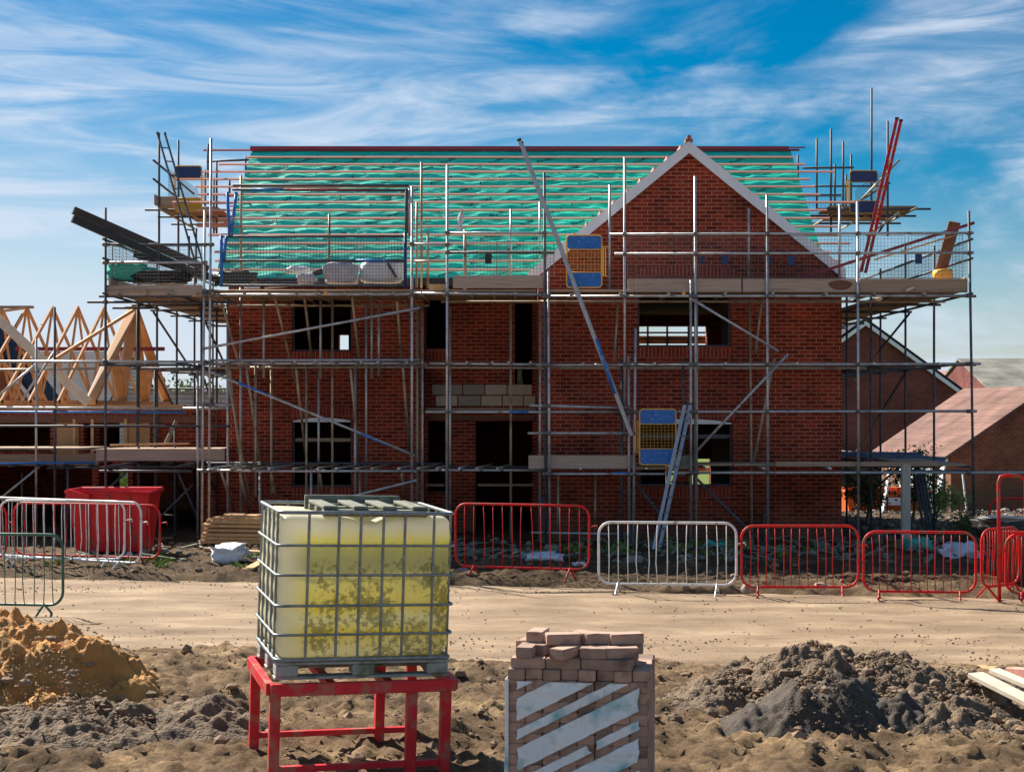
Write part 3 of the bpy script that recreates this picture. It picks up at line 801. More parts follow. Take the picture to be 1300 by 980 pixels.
# print: the repeated product word on the membrane
cu = bpy.data.curves.new('print', 'FONT'); cu.body = 'ProShield'; cu.size = .14; cu.resolution_u = 1; cu.shear = .3; cu.offset = .002
to = bpy.data.objects.new('print', cu); COL.objects.link(to)
dg = bpy.context.evaluated_depsgraph_get(); tm = bpy.data.meshes.new_from_object(to.evaluated_get(dg))
tv = [v.co.copy() for v in tm.vertices]; tf = [tuple(p.vertices) for p in tm.polygons]
bpy.data.objects.remove(to); bpy.data.meshes.remove(tm)
ca, sa = math.cos(R(34)), math.sin(R(34))
rm.mi = 1
row = 0; s = .02
while s < SLEN - .5:
    x = RX0 + .15 + (row * .62) % 1.05
    while x < RX1 - .75:
        b = len(rm.v)
        for p in tv:
            px_ = x + p.x * ca - p.y * sa; ps = s + p.x * sa + p.y * ca
            q = Vector((px_, EY, EZM)) + sld * ps + sln * (wr_(px_, ps) + .006)
            rm.v.append(tuple(q))
        for f in tf: rm.f.append(tuple(b + i for i in f)); rm.m.append(1)
        x += 1.08
    s += .46; row += 1
roof = rm.build('roof_membrane', ['membrane', 'print_ink'], house, smooth=True)
NB = 15
lx = {0: -7.0, 1: -6.0, 2: -6.55, 3: -7.05, 4: -7.4, 5: -6.9, 6: -6.8, 7: -7.3, 8: -6.7, 9: -6.2, 10: -6.0, 11: -6.3}
rxx = {1: 6.36, 2: 6.55, 3: 7.15, 4: 6.55, 5: 6.6, 6: 6.66, 7: 7.35, 8: 6.7, 9: 6.7, 10: 6.85, 11: 6.78, 12: 6.95, 13: 6.5, 14: 6.6}
for i in range(NB + 1):
    s = SLEN - .02 - i * .33
    if s < .02: break
    c = Vector((0, EY, EZM)) + sld * s + sln * .034
    x0 = lx.get(i, RX0 - .05 - rnd.random() * .15); x1 = rxx.get(i, RX1 + .1 + rnd.random() * .2)
    MB().bar((x0, c.y, c.z), (x1, c.y, c.z), .048, .03, up=sln).build('roof_batten', 'batten' if i else 'ridge_wood', roof)
for k in range(8):
    x0 = -6.9 + rnd.random() * .5; z = 6.2 + k * .2; y = EY + (z - EZM) / (RZ - EZM) * (RY - EY) * 1.0
    y = 2 * RY - y
    MB().bar((x0 - .2 * (k % 3), y, z), (-5.7, y, z), .05, .03).build('roof_batten', 'batten', roof)
MB().box(RX0 - .02, XR - .1, RY - .05, RY + .05, RZ + .015, RZ + .1).build('ridge_board', 'ridge_wood', house)
MB().box(XR - .1, XR + .28, RY - .03, RY + .0, RZ + .06, RZ + .09).build('ridge_board', 'ridge_wood', house)
# eaves fascia, dark felt strip
MB().box(RX0, XG0 - .05, EY - .03, EY - .005, EZM - .16, EZM + .0).build('eaves_felt', 'black_plastic', house)
# ---- gable roof and white bargeboards
gs = .815
gx0, gx1 = XG0 - .2, XR + .06
gy0 = YG - .06
def gz(x): return AZ + .05 - gs * abs(x - AX)
yi = EY + (AZ + .05 - EZM) / (RZ - EZM) * (RY - EY)
for xa in (gx0, gx1):
    m2 = MB(); za_ = gz(xa)
    m2.grid(16, 12, lambda u, v: (AX + (xa - AX) * u, gy0 + ((yi if True else 0) - gy0) * v * (1 - u * .0) , gz(AX + (xa - AX) * u) + .05 + .01 * N((u * 9, v * 9, 0), 1)))
    m2.build('gable_roof_membrane', 'membrane', house, smooth=True)
bw = .18
m2 = MB()
for xa in (gx0, gx1):
    pts = [(AX, gy0, AZ + .12), (xa, gy0, gz(xa) + .07), (xa, gy0, gz(xa) + .07 - bw / .775), (AX, gy0, AZ + .12 - bw / .775)]
    MB().poly(pts, -.03, (0, 1, 0)).build('bargeboard', 'white_verge', house, fix=True)
    pts = [(AX, gy0, AZ - .08), (xa, gy0, gz(xa) - .13), (xa, gy0, gz(xa) - .15), (AX, gy0, AZ - .1)]
    MB().poly(pts, .06, (0, 1, 0)).build('soffit', 'white_verge', house, fix=True)
MB().box(AX - .07, AX + .07, gy0 - .035, gy0 + .2, AZ + .1, AZ + .16).build('ridge_tile', 'tiles_red', house)
MB().tube((AX, gy0 - .04, AZ + .19), (AX, gy0 + .3, AZ + .19), .045).build('ridge_tile', 'tiles_red', house)
# batten ends showing at the verge of the gable
for i in range(11):
    x = AX - .15 - i * .26
    MB().box(x - .02, x + .03, gy0 + .0, gy0 + .6, gz(x) + .06, gz(x) + .12).build('gable_batten', 'batten', house)

# ============================================================ LEFT NEIGHBOUR: single storey under roof trusses
nb = thing('brick_bungalow', (-9, 33, 0), 'low brick shell behind the white barriers, carrying bare timber roof trusses', 'building')
m2 = MB(); YN = 30.6
holes = [(-13.0, -8.80, -.3, 1.42), (-8.68, -8.07, .25, 1.4), (-7.97, -6.55, -.3, 1.45), (-9.0, -8.07, 1.72, 2.34), (-11.3, -9.7, 1.72, 2.36)]
wall(m2, 'x', YN, YN + .3, -13.2, -5.74, -.3, 2.6, holes)
wall(m2, 'x', 37.3, 37.6, -13.2, -5.74, -.3, 2.6, [(-10.75, -9.75, .2, 1.5), (-10.6, -9.75, 1.7, 2.3)])
wall(m2, 'y', -13.5, -13.2, YN, 37.6, -.3, 2.6, []); wall(m2, 'y', -8.85, -8.75, YN + .3, 32.5, -.3, 2.6, []); wall(m2, 'y', -8.0, -7.9, YN + .3, 32.5, -.3, 2.6, [])
m2.build('wall', 'brick', nb, fix=True)
for x0, x1, z0, z1 in ((-8.05, -7.6, 1.66, 2.38), (-9.55, -9.1, 1.66, 2.38)):
    MB().box(x0, x1, YN - .02, YN - .003, z0, z1).build('plywood_panel', 'plywood', nb)
for x in (-9.18, -8.8, -8.1): MB().box(x - .03, x + .03, YN - .06, YN - .022, 1.6, 2.4).build('timber_post', 'timber', nb)
MB().box(-9.2, -7.6, YN - .05, YN - .022, 1.6, 1.68).build('timber_rail', 'timber', nb)
MB().box(-13.2, -6.9, YN + .05, YN + .25, 2.603, 2.7).build('wall_plate', 'truss', nb)
MB().box(-13.2, -6.3, YN - .035, YN - .003, 2.32, 2.46).build('cavity_tray', 'rust', nb)
MB().box(-13.19, -5.75, YN + .31, 37.29, 2.4, 2.55).build('shade_ceiling', 'interior', nb)  # slab added under the open trusses to keep sunlight out of the rooms
# trusses
def truss(x, lean=0, label='', mat='truss'):
    t = thing('roof_truss', (x, 34, 2.7), label, 'roof truss', 'roof trusses standing on the bungalow')
    w, h = .036, .095; A = (x, 30.55, 2.75); B = (x, 37.4, 2.75); T = (x + lean, 34, 4.98)
    MB().bar(A, B, w, h).build('bottom_chord', mat, t)
    MB().bar(A, T, w, h).build('top_chord', mat, t); MB().bar(B, T, w, h).build('top_chord', mat, t)
    q1 = (x + lean / 2, 32.3, 3.85); q2 = (x + lean / 2, 35.7, 3.85); b1 = (x, 33.0, 2.8); b2 = (x, 35.0, 2.8)
    for a, b in ((q1, b1), (b1, T), (T, b2), (b2, q2)): MB().bar(a, b, w * .97, h * .75).build('web', mat, t)
for i, x in enumerate((-9.52, -10.13, -10.72, -11.32, -11.92, -12.5)):
    truss(x, 0, ['single bare timber truss nearest the bundled ones', 'timber truss second to the left of the bundle of trusses', 'timber truss third to the left of the bundle, beside a dark pole', 'timber truss fourth to the left of the bundle, under the loose boards', 'timber truss at the left edge of the photo, crossed by the white plank', 'timber truss mostly beyond the left edge, only its near leg in view'][i])
for i in range(6): truss(-8.93 + i * .0366, 0, 'timber truss leaning in the thick bundle at the right end of the trusses', 'pale_plank' if i == 0 else 'truss')  # leftmost truss pale: its sunlit face put into the colour
def plank(name, a, b, w, h, mat, label, cat='plank', group=None, up=(0, 0, 1)):
    m2 = MB().bar(a, b, w, h, up); c = (Vector(a) + Vector(b)) / 2
    return tag(m2.build(name, mat, origin=c, bevel=.003), label, cat, group)
plank('roof_plank', W(-8, 400, 30.3), W(113, 512, 30.3), .03, .2, 'pale_plank', 'long white plank slanting down across the roof trusses', up=(1, 0, 1))
plank('brace_plank', W(60, 462, 30.9), W(174, 391, 33.8), .05, .07, 'timber', 'yellowish diagonal brace rising to the top of the truss bundle')
plank('ridge_brace', W(20, 443, 34.15), W(209, 443, 34.15), .05, .09, 'ridge_wood', 'dark horizontal purlin board running behind the truss webs')
plank('loose_board', W(-10, 390, 33.7), W(42, 390, 33.7), .15, .06, 'board', 'dark board lying across the truss tops at the left edge')
plank('loose_board', W(-10, 397, 33.5), W(33, 391, 33.7), .15, .05, 'timber', 'tilted orange board under the dark one on the truss tops')

# ============================================================ FAR HOUSES
def gable_house(label, x0, x1, y0, y1, zb, ze, zr, wmat, rmat, ridge='y', verge='white_verge', ov=.25, rot=0, pivot=None, cat='house', extra=None):
    """ridge='y': gable end faces the viewpoint; ridge='x': eaves face it"""
    t = thing('brick_house', ((x0 + x1) / 2, (y0 + y1) / 2, zb), label, cat, world=True)
    m2 = MB(); m2.box(x0, x1, y0, y1, zb - .3, ze)
    if ridge == 'y':
        m = (x0 + x1) / 2
        m2.poly([(x0, y0, ze), (x1, y0, ze), (m, y0, zr - .05)], y1 - y0, (0, 1, 0))
    else:
        m = (y0 + y1) / 2
        m2.poly([(x0, y0, ze), (x0, y1, ze), (x0, m, zr - .05)], x1 - x0, (1, 0, 0))
    m2.build('wall', wmat, t, fix=True)
    if ridge == 'y':
        k = (zr - ze) / (m - x0)
        for sgn in (-1, 1):
            xe = m + sgn * (m - x0 + ov); zE = zr - k * (m - x0 + ov)
            nrm = Vector((sgn * k, 0, 1)).normalized()
            MB().poly([(m, y0 - ov, zr), (xe, y0 - ov, zE), (xe, y1 + ov, zE), (m, y1 + ov, zr)], .1, nrm).build('roof', rmat, t, fix=True)
            MB().poly([(m, y0 - ov - .03, zr - .02), (xe, y0 - ov - .03, zE - .02), (xe, y0 - ov - .03, zE - .2), (m, y0 - ov - .03, zr - .2)], .028, (0, 1, 0)).build('bargeboard', verge, t, fix=True)
    else:
        k = (zr - ze) / (m - y0)
        for sgn in (-1, 1):
            ye = m + sgn * (m - y0 + ov); zE = zr - k * (m - y0 + ov)
            nrm = Vector((0, sgn * k, 1)).normalized()
            MB().poly([(x0 - ov, m, zr), (x1 + ov, m, zr), (x1 + ov, ye, zE), (x0 - ov, ye, zE)], .1, nrm).build('roof', rmat, t, fix=True)
    return t
h1 = gable_house('purple-brown brick house gable with white verge seen behind the right scaffold', 9.9, 19.1, 60, 69, -1.2, 2.9, 6.25, 'brick_far', 'slate', 'y', 'white_verge')
h2 = gable_house('small red gable peeping over the garage roof, farthest right but one', 22.9, 27.2, 82, 90, -1.2, 3.0, 4.75, 'brick_orange', 'tiles_red', 'y', 'red_tube')
h2b = gable_house('red tiled roof running left from the small red gable', 20.0, 24.7, 84, 92, -1.2, 2.9, 4.6, 'brick_far', 'tiles_red', 'x')
h3 = gable_house('house with plain grey-green roof at the far right edge', 24.0, 34, 72.3, 84, -1.2, 3.3, 5.25, 'brick_far', 'tiles_grey', 'x', ov=.1)
for x in (24.6, 25.4): MB().box(x, x + .5, 74.6, 75.1, 3.78, 4.0).build('roof_vent', 'white_verge', h3)
# garage, rotated a little; built local then turned
gar = thing('brick_garage', (13.25, 44, -.75), 'brown brick garage with low tiled roof and white door on its sunlit left side', 'garage', world=False)
gar.rotation_euler = (0, 0, R(7))
LG, WG, EG, RG = 5.8, 6.2, 1.98, 4.0
m2 = MB(); m2.box(0, WG, 0, LG, -.4, EG)
m2.poly([(0, 0, EG), (WG, 0, EG), (WG / 2, 0, RG - .05)], LG, (0, 1, 0)); m2.build('wall', 'brick_brown', gar, fix=True)
for sgn in (-1, 1):
    k = (RG - EG) / (WG / 2); xe = WG / 2 + sgn * (WG / 2 + .2); zE = RG - k * (WG / 2 + .2)
    MB().poly([(WG / 2, -.12, RG), (xe, -.12, zE), (xe, LG + .1, zE), (WG / 2, LG + .1, RG)], .09, Vector((sgn * k, 0, 1)).normalized()).build('roof', 'tiles_brown', gar, fix=True)
MB().box(-.21, -.13, -.1, LG + .1, EG - .22, EG - .1).build('gutter', 'white_verge', gar)
MB().box(-.04, -.004, 1.3, 4.0, -.2, EG - .25).build('garage_door', 'white_verge', gar)
MB().box(-.06, -.004, .45, .53, -.2, EG - .25).build('drainpipe', 'black_plastic', gar)
MB().box(-.03, -.003, 0, 5.8, -.4, EG - .1).build('brick_skin', 'brick_orange', gar) if False else None
# left background
g1 = gable_house('orange brick gable behind the trusses at the left edge', -17.6, -13.75, 42.5, 44.2, -.5, 2.75, 5.35, 'brick_orange', 'slate', 'y')
g2 = None if True else gable_house('house with dark slate roof seen through the roof trusses', -20.2, -17.2 + .0, 60, 68, -.5, 3.0, 5.1, 'cladding', 'slate', 'x', ov=.2)
g3 = gable_house('long dark slate roof behind the middle trusses', -16.9, -13.6, 48.5, 56, -.5, 2.7, 4.6, 'cladding', 'slate', 'x', ov=.15)
sh = thing('clad_shed', (-10.6, 46, 0), 'pale shed with horizontal slatted cladding behind the truss bundle', 'shed')
MB().box(-12.0, -8.4, 45, 50, -.3, 3.18).build('wall', 'cladding', sh)
MB().poly([(-12.1, 44.9, 3.2), (-8.3, 44.9, 3.2), (-8.3, 50.2, 3.3), (-12.1, 50.2, 3.3)], .06, (0, 0, 1)).build('roof', 'tiles_grey', sh, fix=True)

def tree(x, y, zb, h, cr, n, label, cat='tree', leafmat='leaf', name='broadleaf_tree', leaf=.12, sparse=1.0, trunkr=.12, seed=1):
    rr = random.Random(seed)
    t = thing(name, (x, y, zb), label, cat)
    m2 = MB(); tips = []
    m2.tube((x, y, zb - .2), (x + .1, y, zb + h * .45), trunkr, r2=trunkr * .6)
    for k in range(14):
        a = rr.random() * 6.3; z0 = zb + h * rr.uniform(.25, .5); r_ = cr * rr.uniform(.5, .95)
        e = Vector((x + math.cos(a) * r_, y + math.sin(a) * r_, zb + h * rr.uniform(.55, .98)))
        mid = Vector((x + .05, y, z0)).lerp(e, .5) + Vector((0, 0, -.05 * h))
        m2.tube((x + .05, y, z0), mid, trunkr * .4, n=5, r2=trunkr * .25); m2.tube(mid, e, trunkr * .25, n=5, r2=.01); tips.append(e); tips.append(mid)
        for q in range(4):
            e2 = mid.lerp(e, rr.random()) + Vector((rr.gauss(0, 1), rr.gauss(0, 1), rr.gauss(0, .7))) * cr * .3
            m2.tube(mid.lerp(e, .5), e2, .02, n=4, r2=.006); tips.append(e2)
    m2.build('trunk', 'bark', t)
    m3 = MB()
    for k in range(n):
        c = rr.choice(tips) + Vector((rr.gauss(0, 1), rr.gauss(0, 1), rr.gauss(0, .8))) * cr * .16 * sparse
        u = Vector((rr.gauss(0, 1), rr.gauss(0, 1), rr.gauss(0, 1))).normalized(); w = u.orthogonal().normalized(); l = leaf * rr.uniform(.6, 1.3)
        b = len(m3.v); m3.v += [tuple(c - u * l), tuple(c + w * l * .45), tuple(c + u * l), tuple(c - w * l * .45)]
        m3.f.append((b, b + 1, b + 2, b + 3)); m3.m.append(0)
    m3.build('crown', leafmat, t)
    return t
tree(-14.2, 62, 0, 4.3, 1.5, 900, 'sparse pale green tree above the slatted shed', leafmat='leaf_bright', sparse=1.4, seed=3)
tree(-12.4, 64, 0, 3.9, 1.3, 700, 'low bare-branched bush right of the sparse tree, behind the shed', leafmat='leaf_bright', sparse=1.4, seed=4)
# shrubs at the right, among the leaning tubes
tree(8.6, 31.4, 0, 1.75, .6, 1300, 'dark leafy shrub right of the grey timber post', 'shrub', name='leafy_shrub', leaf=.045, trunkr=.04, seed=5)
tree(7.55, 31.2, 0, 1.35, .5, 1100, 'dark leafy shrub left of the grey timber post', 'shrub', name='leafy_shrub', leaf=.045, trunkr=.04, seed=6)
tree(9.4, 32.5, 0, .9, .6, 1500, 'low weedy shrub by the white sheet at the right', 'shrub', leafmat='leaf_bright', name='leafy_shrub', leaf=.04, trunkr=.03, seed=7)
tree(8.9, 28.0, 0, .6, .55, 1200, 'ground-hugging green shrub behind the rightmost long red barrier', 'shrub', name='leafy_shrub', leaf=.04, trunkr=.03, seed=8)
# ============================================================ SCAFFOLD ON THE MAIN HOUSE
YO, YI = 26.7, 27.95
sc = thing('scaffolding', (.4, 26.7, 0), 'tube and board scaffold wrapped round the front and both gables of the brick house', 'scaffolding')
RT = .0245
def T(name, a, b, mat='tube', parent=None, r=RT):
    o = MB().tube(a, b, r).build(name, mat, parent or sc); smooth_tube(o); return o
def TP(name, x0, y0, x1, y1, Y, mat='tube', Y2=None, parent=None, r=RT):
    return T(name, W(x0, y0, Y), W(x1, y1, Y if Y2 is None else Y2), mat, parent, r)
coup = []
def CP(p, s=1.0, ax='z'): coup.append((Vector(p), s, ax))
gzc = lambda Y, x=0: 700
def foot(Y): return 520 + (H - .06) * F / Y

# --- outer row standards: (x top, y top, x bottom, y bottom or None, Y, material)
std = [(134, 264, 134, None, YO, 'tube_dark'), (268, 176, 265, None, YO, 'tube'), (260, 267, 256, None, YO + .02, 'tube'),
       (523, 237, 523, None, YO, 'tube'), (568, 210, 567, None, YO, 'tube'), (691, 219, 693, None, YO, 'tube_dark'), (696, 344, 698, None, YO - .06, 'tube'),
       (793, 200, 793, 560, YO, 'tube'), (789, 455, 789, None, YO + .1, 'tube_dark'), (798, 452, 799, None, YO, 'tube'), (807, 417, 804, None, YO - .08, 'tube'),
       (882.5, 224, 883, 600, YO, 'tube'), (877, 356, 877, None, YO - .06, 'tube'), (884.5, 380, 884, None, YO + .05, 'tube'),
       (973.5, 248, 975, None, YO, 'tube'), (1088.6, 256, 1090, None, YO, 'tube'), (1230, 268, 1237, None, YO, 'tube_dark'),
       (867, 456, 868, 590, YO + .1, 'tube_dark')]
for x0, y0, x1, y1, Y, m_ in std:
    TP('standard', x0, y0, x1, foot(Y) if y1 is None else y1, Y, m_)
    if y1 is None:
        p = W(x1, foot(Y), Y); MB().box(p.x - .075, p.x + .075, Y - .075, Y + .075, .03, .05).build('base_plate', 'rust', sc)
        if x0 in (697, 804, 1089, 260): pass
        MB().box(p.x - .3, p.x + .2, Y - .12, Y + .12, -.01, .03).build('sole_board', 'board', sc)
# short standards above the deck
for x, y0, y1, Y in ((529, 257, 365, 27.4), (535, 206, 366, 28.6), (543, 294, 366, 27.2), (590, 292, 370, YO + .3), (648.6, 266, 352, 28.6), (685.5, 257, 352, 28.5),
                     (774, 235, 368, 27.9), (950.5, 265, 354, 27.9), (1066, 260, 354, 27.9), (306, 223, 356, 28.8), (418, 272, 345, 28.8), (426, 300, 345, 28.9) if False else (418, 272, 345, 28.8)):
    TP('guard_post', x, y0, x, y1, Y, 'tube_warm' if x < 600 else 'tube')
# inner row near the walls
inner = [(251, 470, None), (289, 378, None), (305.5, 365, None), (324.5, 460, 630), (335, 375, 480), (344.5, 470, 627), (389, 460, None), (407, 375, 480), (404.5, 470, 628), (422, 380, None),
         (451, 460, None), (465, 385, 626), (472, 372, 480), (481, 385, 478), (457, 590, None), (395, 590, None), (330, 600, None), (530, 385, None), (536.5, 385, None), (571.5, 390, None), (648.5, 385, None)]
for x, y0, y1 in inner:
    Y = 28.1 + rnd.uniform(-.25, .3)
    TP('standard', x, y0, x, foot(Y) if y1 is None else y1, Y, rnd.choice(['tube', 'tube_warm', 'tube_warm', 'tube']))
for x, y0, y1 in ((686, 385, None), (952, 383, 720), (709, 600, None), (756, 600, None)):
    TP('standard', x, y0, x - (1 if y1 is None else -3), foot(27.9) if y1 is None else y1, 27.95, 'tube_warm' if x > 700 else 'tube')
# leaning ties and rakers
for x0, y0, x1, y1 in ((279.5, 376, 308, 480), (291, 468, 306, 590), (313, 469, 331, 590), (349, 378, 376, 486), (376, 469, 388, 577), (386.5, 378, 396, 455), (447, 376, 458, 476), (445, 469, 457, 590),
                       (504, 382, 511, 473), (511.5, 467, 520, 572), (281, 600, 297, 648), (305, 603, 317, 654), (344.5, 603, 353, 642), (406, 603, 412, 636), (510, 602, 514, 640), (287, 465, 318, 640)):
    TP('raking_tie', x0, y0, x1, y1, 27.4, 'tube_warm', Y2=28.6)
for x0, y0, x1, y1, Y, m_ in ((257, 443, 533, 391, YO - .06, 'tube'), (267, 472, 527, 578.5, YO - .06, 'tube'), (427, 635, 529, 609.5, YO - .1, 'tube'), (877, 379, 988, 446, YO - .1, 'tube'),
                              (1000, 449.6, 885, 572, YO - .1, 'tube'), (804, 608, 892, 724, YO + .2, 'tube_dark'), (882, 605, 990, 712, YO + .2, 'tube_dark'),
                              (969, 370, 959, 448, 27.6, 'tube_warm'), (983, 454, 957, 586, 27.5, 'tube_warm'), (784.5, 383, 780, 458, 27.6, 'tube_warm'), (978, 620, 962, 700, 27.7, 'tube_dark')):
    TP('diagonal_brace', x0, y0, x1, y1, Y, m_)
for x0, y0, x1, y1 in ((303, 486.5, 341, 502), (458, 550.5, 493, 565)):
    TP('blue_paint_band', x0, y0, x1, y1, YO - .06, 'tube_blue', r=.0262)
# --- ledgers
led = [(130, 310.7, 272, 310.7, YO - .05, 'tube_dark'), (130, 333.5, 264, 333.5, YO - .05, 'tube'), (111, 383.5, 300, 384, YO + .3, 'tube_dark'), (143, 391, 200, 391, 27.6, 'tube_dark'),
       (521, 310, 575, 311, YO, 'tube'), (570, 296, 702, 296, YO + .05, 'tube'), (569, 321, 704, 321, YO + .05, 'tube_dark'), (527, 332, 568, 332, YO + .4, 'tube_warm'),
       (774, 297.5, 1236, 296, YO - .05, 'tube'), (780, 322.5, 1236, 321, YO - .05, 'tube'),
       (262, 374.5, 523, 374, YO - .03, 'tube'), (262, 369.5, 523, 369.5, YO + .05, 'board'), (523, 372.5, 690, 374, YO - .05, 'tube'), (688, 376.5, 1236, 375.5, YO - .05, 'tube'), (560, 383, 1200, 383, 28.0, 'tube_warm'), (270, 388, 545, 388, 28.4, 'tube_warm'),
       (0 - 40, 459, 266, 459.5, YO + .1, 'tube'), (266, 457.6, 533, 457, YO + .35, 'tube'), (266, 461.5, 533, 461.5, YO - .05, 'tube'), (266, 467, 560, 466, 28.2, 'tube_warm'), (545, 461.5, 690, 463, YO - .05, 'tube'), (540, 466.5, 700, 467.5, 27.9, 'tube_warm'),
       (680, 463.5, 1245, 462, YO - .05, 'tube'), (700, 467, 1100, 467.5, 27.95, 'tube_warm'),
       (250, 597, 361, 598, YO - .05, 'tube'), (330, 598, 530, 598, YO - .09, 'tube'), (262, 588, 560, 588.5, 28.2, 'tube_dark'), (535, 593, 672, 593, 27.9, 'tube_dark'), (532, 597, 700, 597, YO + .3, 'tube'),
       (693, 601.6, 870, 601.6, YO - .05, 'tube'), (860, 600, 1300, 600, YO - .05, 'tube'),
       (672, 514.7, 797, 518, YO - .06, 'tube'), (540, 523, 800, 523, YO + .05, 'tube'), (797, 523, 1240, 522, YO - .05, 'tube'), (670, 550, 805, 550, YO - .06, 'tube'),
       (262, 514, 295, 514, YO + .02, 'tube'), (0 - 40, 541, 293, 541, YO + .9, 'tube_dark'), (674, 676, 800, 678, YO + .3, 'tube'), (1000, 706, 1115, 706, YO + .4, 'tube_dark')]
for x0, y0, x1, y1, Y, m_ in led:
    TP('ledger', x0, y0, x1, y1, Y, m_)
TP('blue_paint_band', 647, 523, 671, 523, YO + .05, 'tube_blue', r=.0262)
TP('blue_paint_band', 776, 600.8, 800, 600.8, YO - .05, 'tube_blue', r=.0262)
TP('blue_paint_band', 686, 628, 686.5, 660, 27.95, 'tube_blue', r=.0262)
# couplers wherever an outer standard crosses a ledger
for x0, y0, x1, y1, Y, m_ in std:
    for a0, b0, a1, b1, Yl, _ in led:
        if abs(Yl - Y) > .35: continue
        if a0 - 2 <= x0 <= a1 + 2:
            yy = b0 + (b1 - b0) * (x0 - a0) / (a1 - a0)
            if y0 - 3 <= yy <= (y1 or 700):
                CP(W(x0, yy, (Y + Yl) / 2 - .01))
# --- returns along both gables
def ret(xs, ys, side, deckx):
    for i, Y in enumerate(ys):
        if i: T('standard', (xs, Y, .0), (xs, Y, [5.9, 5.85, 6.1, 5.8, 6.0][i % 5]), 'tube_dark')
        xi = xs - side * 1.25
        if i: T('standard', (xi, Y, .0), (xi, Y, 5.0), 'tube_dark')
        for z in (4.68, 3.42, 1.47): T('transom', (xs + side * .15, Y + .06, z), (xi - side * .3, Y + .06, z), 'tube_dark')
    for z in (4.66, 3.40, 1.50, 5.3, 5.65):
        T('ledger', (xs, ys[0] - .2, z + .05), (xs, ys[-1] + .4, z + .05), 'tube_dark')
        if z < 5: T('ledger', (xs - side * 1.25, ys[0] + .3, z + .05), (xs - side * 1.25, ys[-1] + .4, z + .05), 'tube_dark')
    for za, zb in ((4.62, 3.3), (3.5, 1.5), (1.6, .2)):
        T('diagonal_brace', (xs, ys[2] - .3, za), (xs, ys[4] + .4, zb), 'tube_dark')
        if side < 0: T('diagonal_brace', (xs + 1.2, ys[1], za), (xs + 1.2, ys[3], zb), 'tube_dark')
    for k in range(5):
        x = xs - side * (.16 + .235 * k)
        for a, b in ((ys[0] + .02, (ys[0] + ys[-1]) / 2), ((ys[0] + ys[-1]) / 2 + .02, ys[-1] + .5)):
            MB().box(x - .112, x + .112, a, b, 4.77, 4.808).build('scaffold_board', 'board', sc, bevel=.003)
    MB().box(xs - side * .03 - .02, xs - side * .03 + .02, ys[0] + .1, ys[-1] + .5, 4.815, 5.03).build('toe_board', 'toe_board', sc)
ret(-7.43, [26.7, 29.0, 30.5, 32.3, 34.1, 36.2], -1, 0)
ret(8.37, [26.7, 28.9, 31.0, 33.1, 35.2, 37.2], 1, 0)
for k in range(4): MB().box(8.25 - .235 * k - .112, 8.25 - .235 * k + .112, 26.8, 33, 1.56, 1.598).build('scaffold_board', 'board', sc)
# --- front decks: boards lie along the front
def deck(x0, x1, y0, y1, z, splits):
    n = int((y1 - y0) / .235)
    for k in range(n):
        y = y0 + .115 + .235 * k
        xs = [x0] + [s + rnd.uniform(-.3, .3) for s in splits] + [x1]
        for a, b in zip(xs[:-1], xs[1:]):
            MB().box(a + .01, b - .01, y - .111, y + .111, z, z + .038).build('scaffold_board', 'board', sc, bevel=.003)
deck(-7.5, -5.7, 26.78, 29.2, 4.765, [])
deck(-5.68, .45, 26.78, 29.0, 4.765, [-2.0])
deck(.47, 8.3, 26.78, 28.0, 4.765, [4.2])
deck(.47, 7.2, 27.0, 28.0, 1.56, [4.0])
# transoms
for i in range(34):
    x = -7.2 + i * .46 + rnd.uniform(-.1, .1)
    ye = 29.0 if x < .4 else 28.1
    if i % 2 == 0 or x < .4: T('transom', (x, YO - .16, 4.715), (x, ye, 4.715), 'tube_warm')
for i in range(16):
    x = -5.6 + i * .4 + rnd.uniform(-.12, .12)
    T('transom', (x, YO - .18, 3.46), (x + rnd.uniform(-.05, .05), 28.6, 3.46), 'tube_warm')
for i in range(15):
    x = -5.5 + i * .38 + rnd.uniform(-.1, .1)
    T('transom', (x, YO - .2, 1.53), (x + rnd.uniform(.15, .35), 28.7, 1.53), 'tube_warm' if i % 3 else 'tube')
for x in (1.25, 2.45, 3.55, 4.6, 5.8, 7.2): T('transom', (x, YO - .15, 1.53), (x, 28.1, 1.53), 'tube')
for x in (1.3, 2.6, 3.9, 5.2, 6.6, 7.8): T('transom', (x, YO - .15, 3.44), (x, 28.1, 3.44), 'tube')
# toe boards
def toe(x0, x1, yt, yb, Y=YO + .06, mat='toe_board'):
    a = W(x0, yt, Y); b = W(x1, yb, Y)
    return MB().box(a.x, b.x, Y - .02, Y + .02, b.z, a.z).build('toe_board', mat, sc, bevel=.004)
toe(135, 257, 362, 377); toe(575, 690, 350, 366); toe(806, 941, 354, 371); toe(943, 1089, 354, 371); toe(1091, 1228, 354, 371.5, mat='board'); toe(797, 805, 354, 371)
toe(545, 566, 361, 369, mat='timber')
toe(671, 806, 578, 595); toe(862, 880, 578, 595, mat='weathered'); toe(985, 1190, 586, 592, YO + .1, 'board'); toe(806, 862, 592, 596, YO + .1, 'board')
o = MB(); c = W(1067, 362, YO + .03)
o.poly([(c.x + .22 * math.cos(t) * (1 + .1 * math.sin(3 * t)), YO + .036, c.z + .09 * math.sin(t)) for t in [i * .3 for i in range(21)]], -.003, (0, 1, 0)); o.build('rust_stain', 'rust', sc)
# blue debris boards on the lower right return
plk = W(1075, 579, 30)
for k, (x0, x1, y0) in enumerate(((1063, 1172, 576), (1100, 1200, 580))):
    p = W(x0, y0, 31 - k); q = W(x1, y0 + 1 + 2 * k, 31 - k)
    MB().bar(p, q, .04, .1).build('blue_board', 'slate_blue', sc)
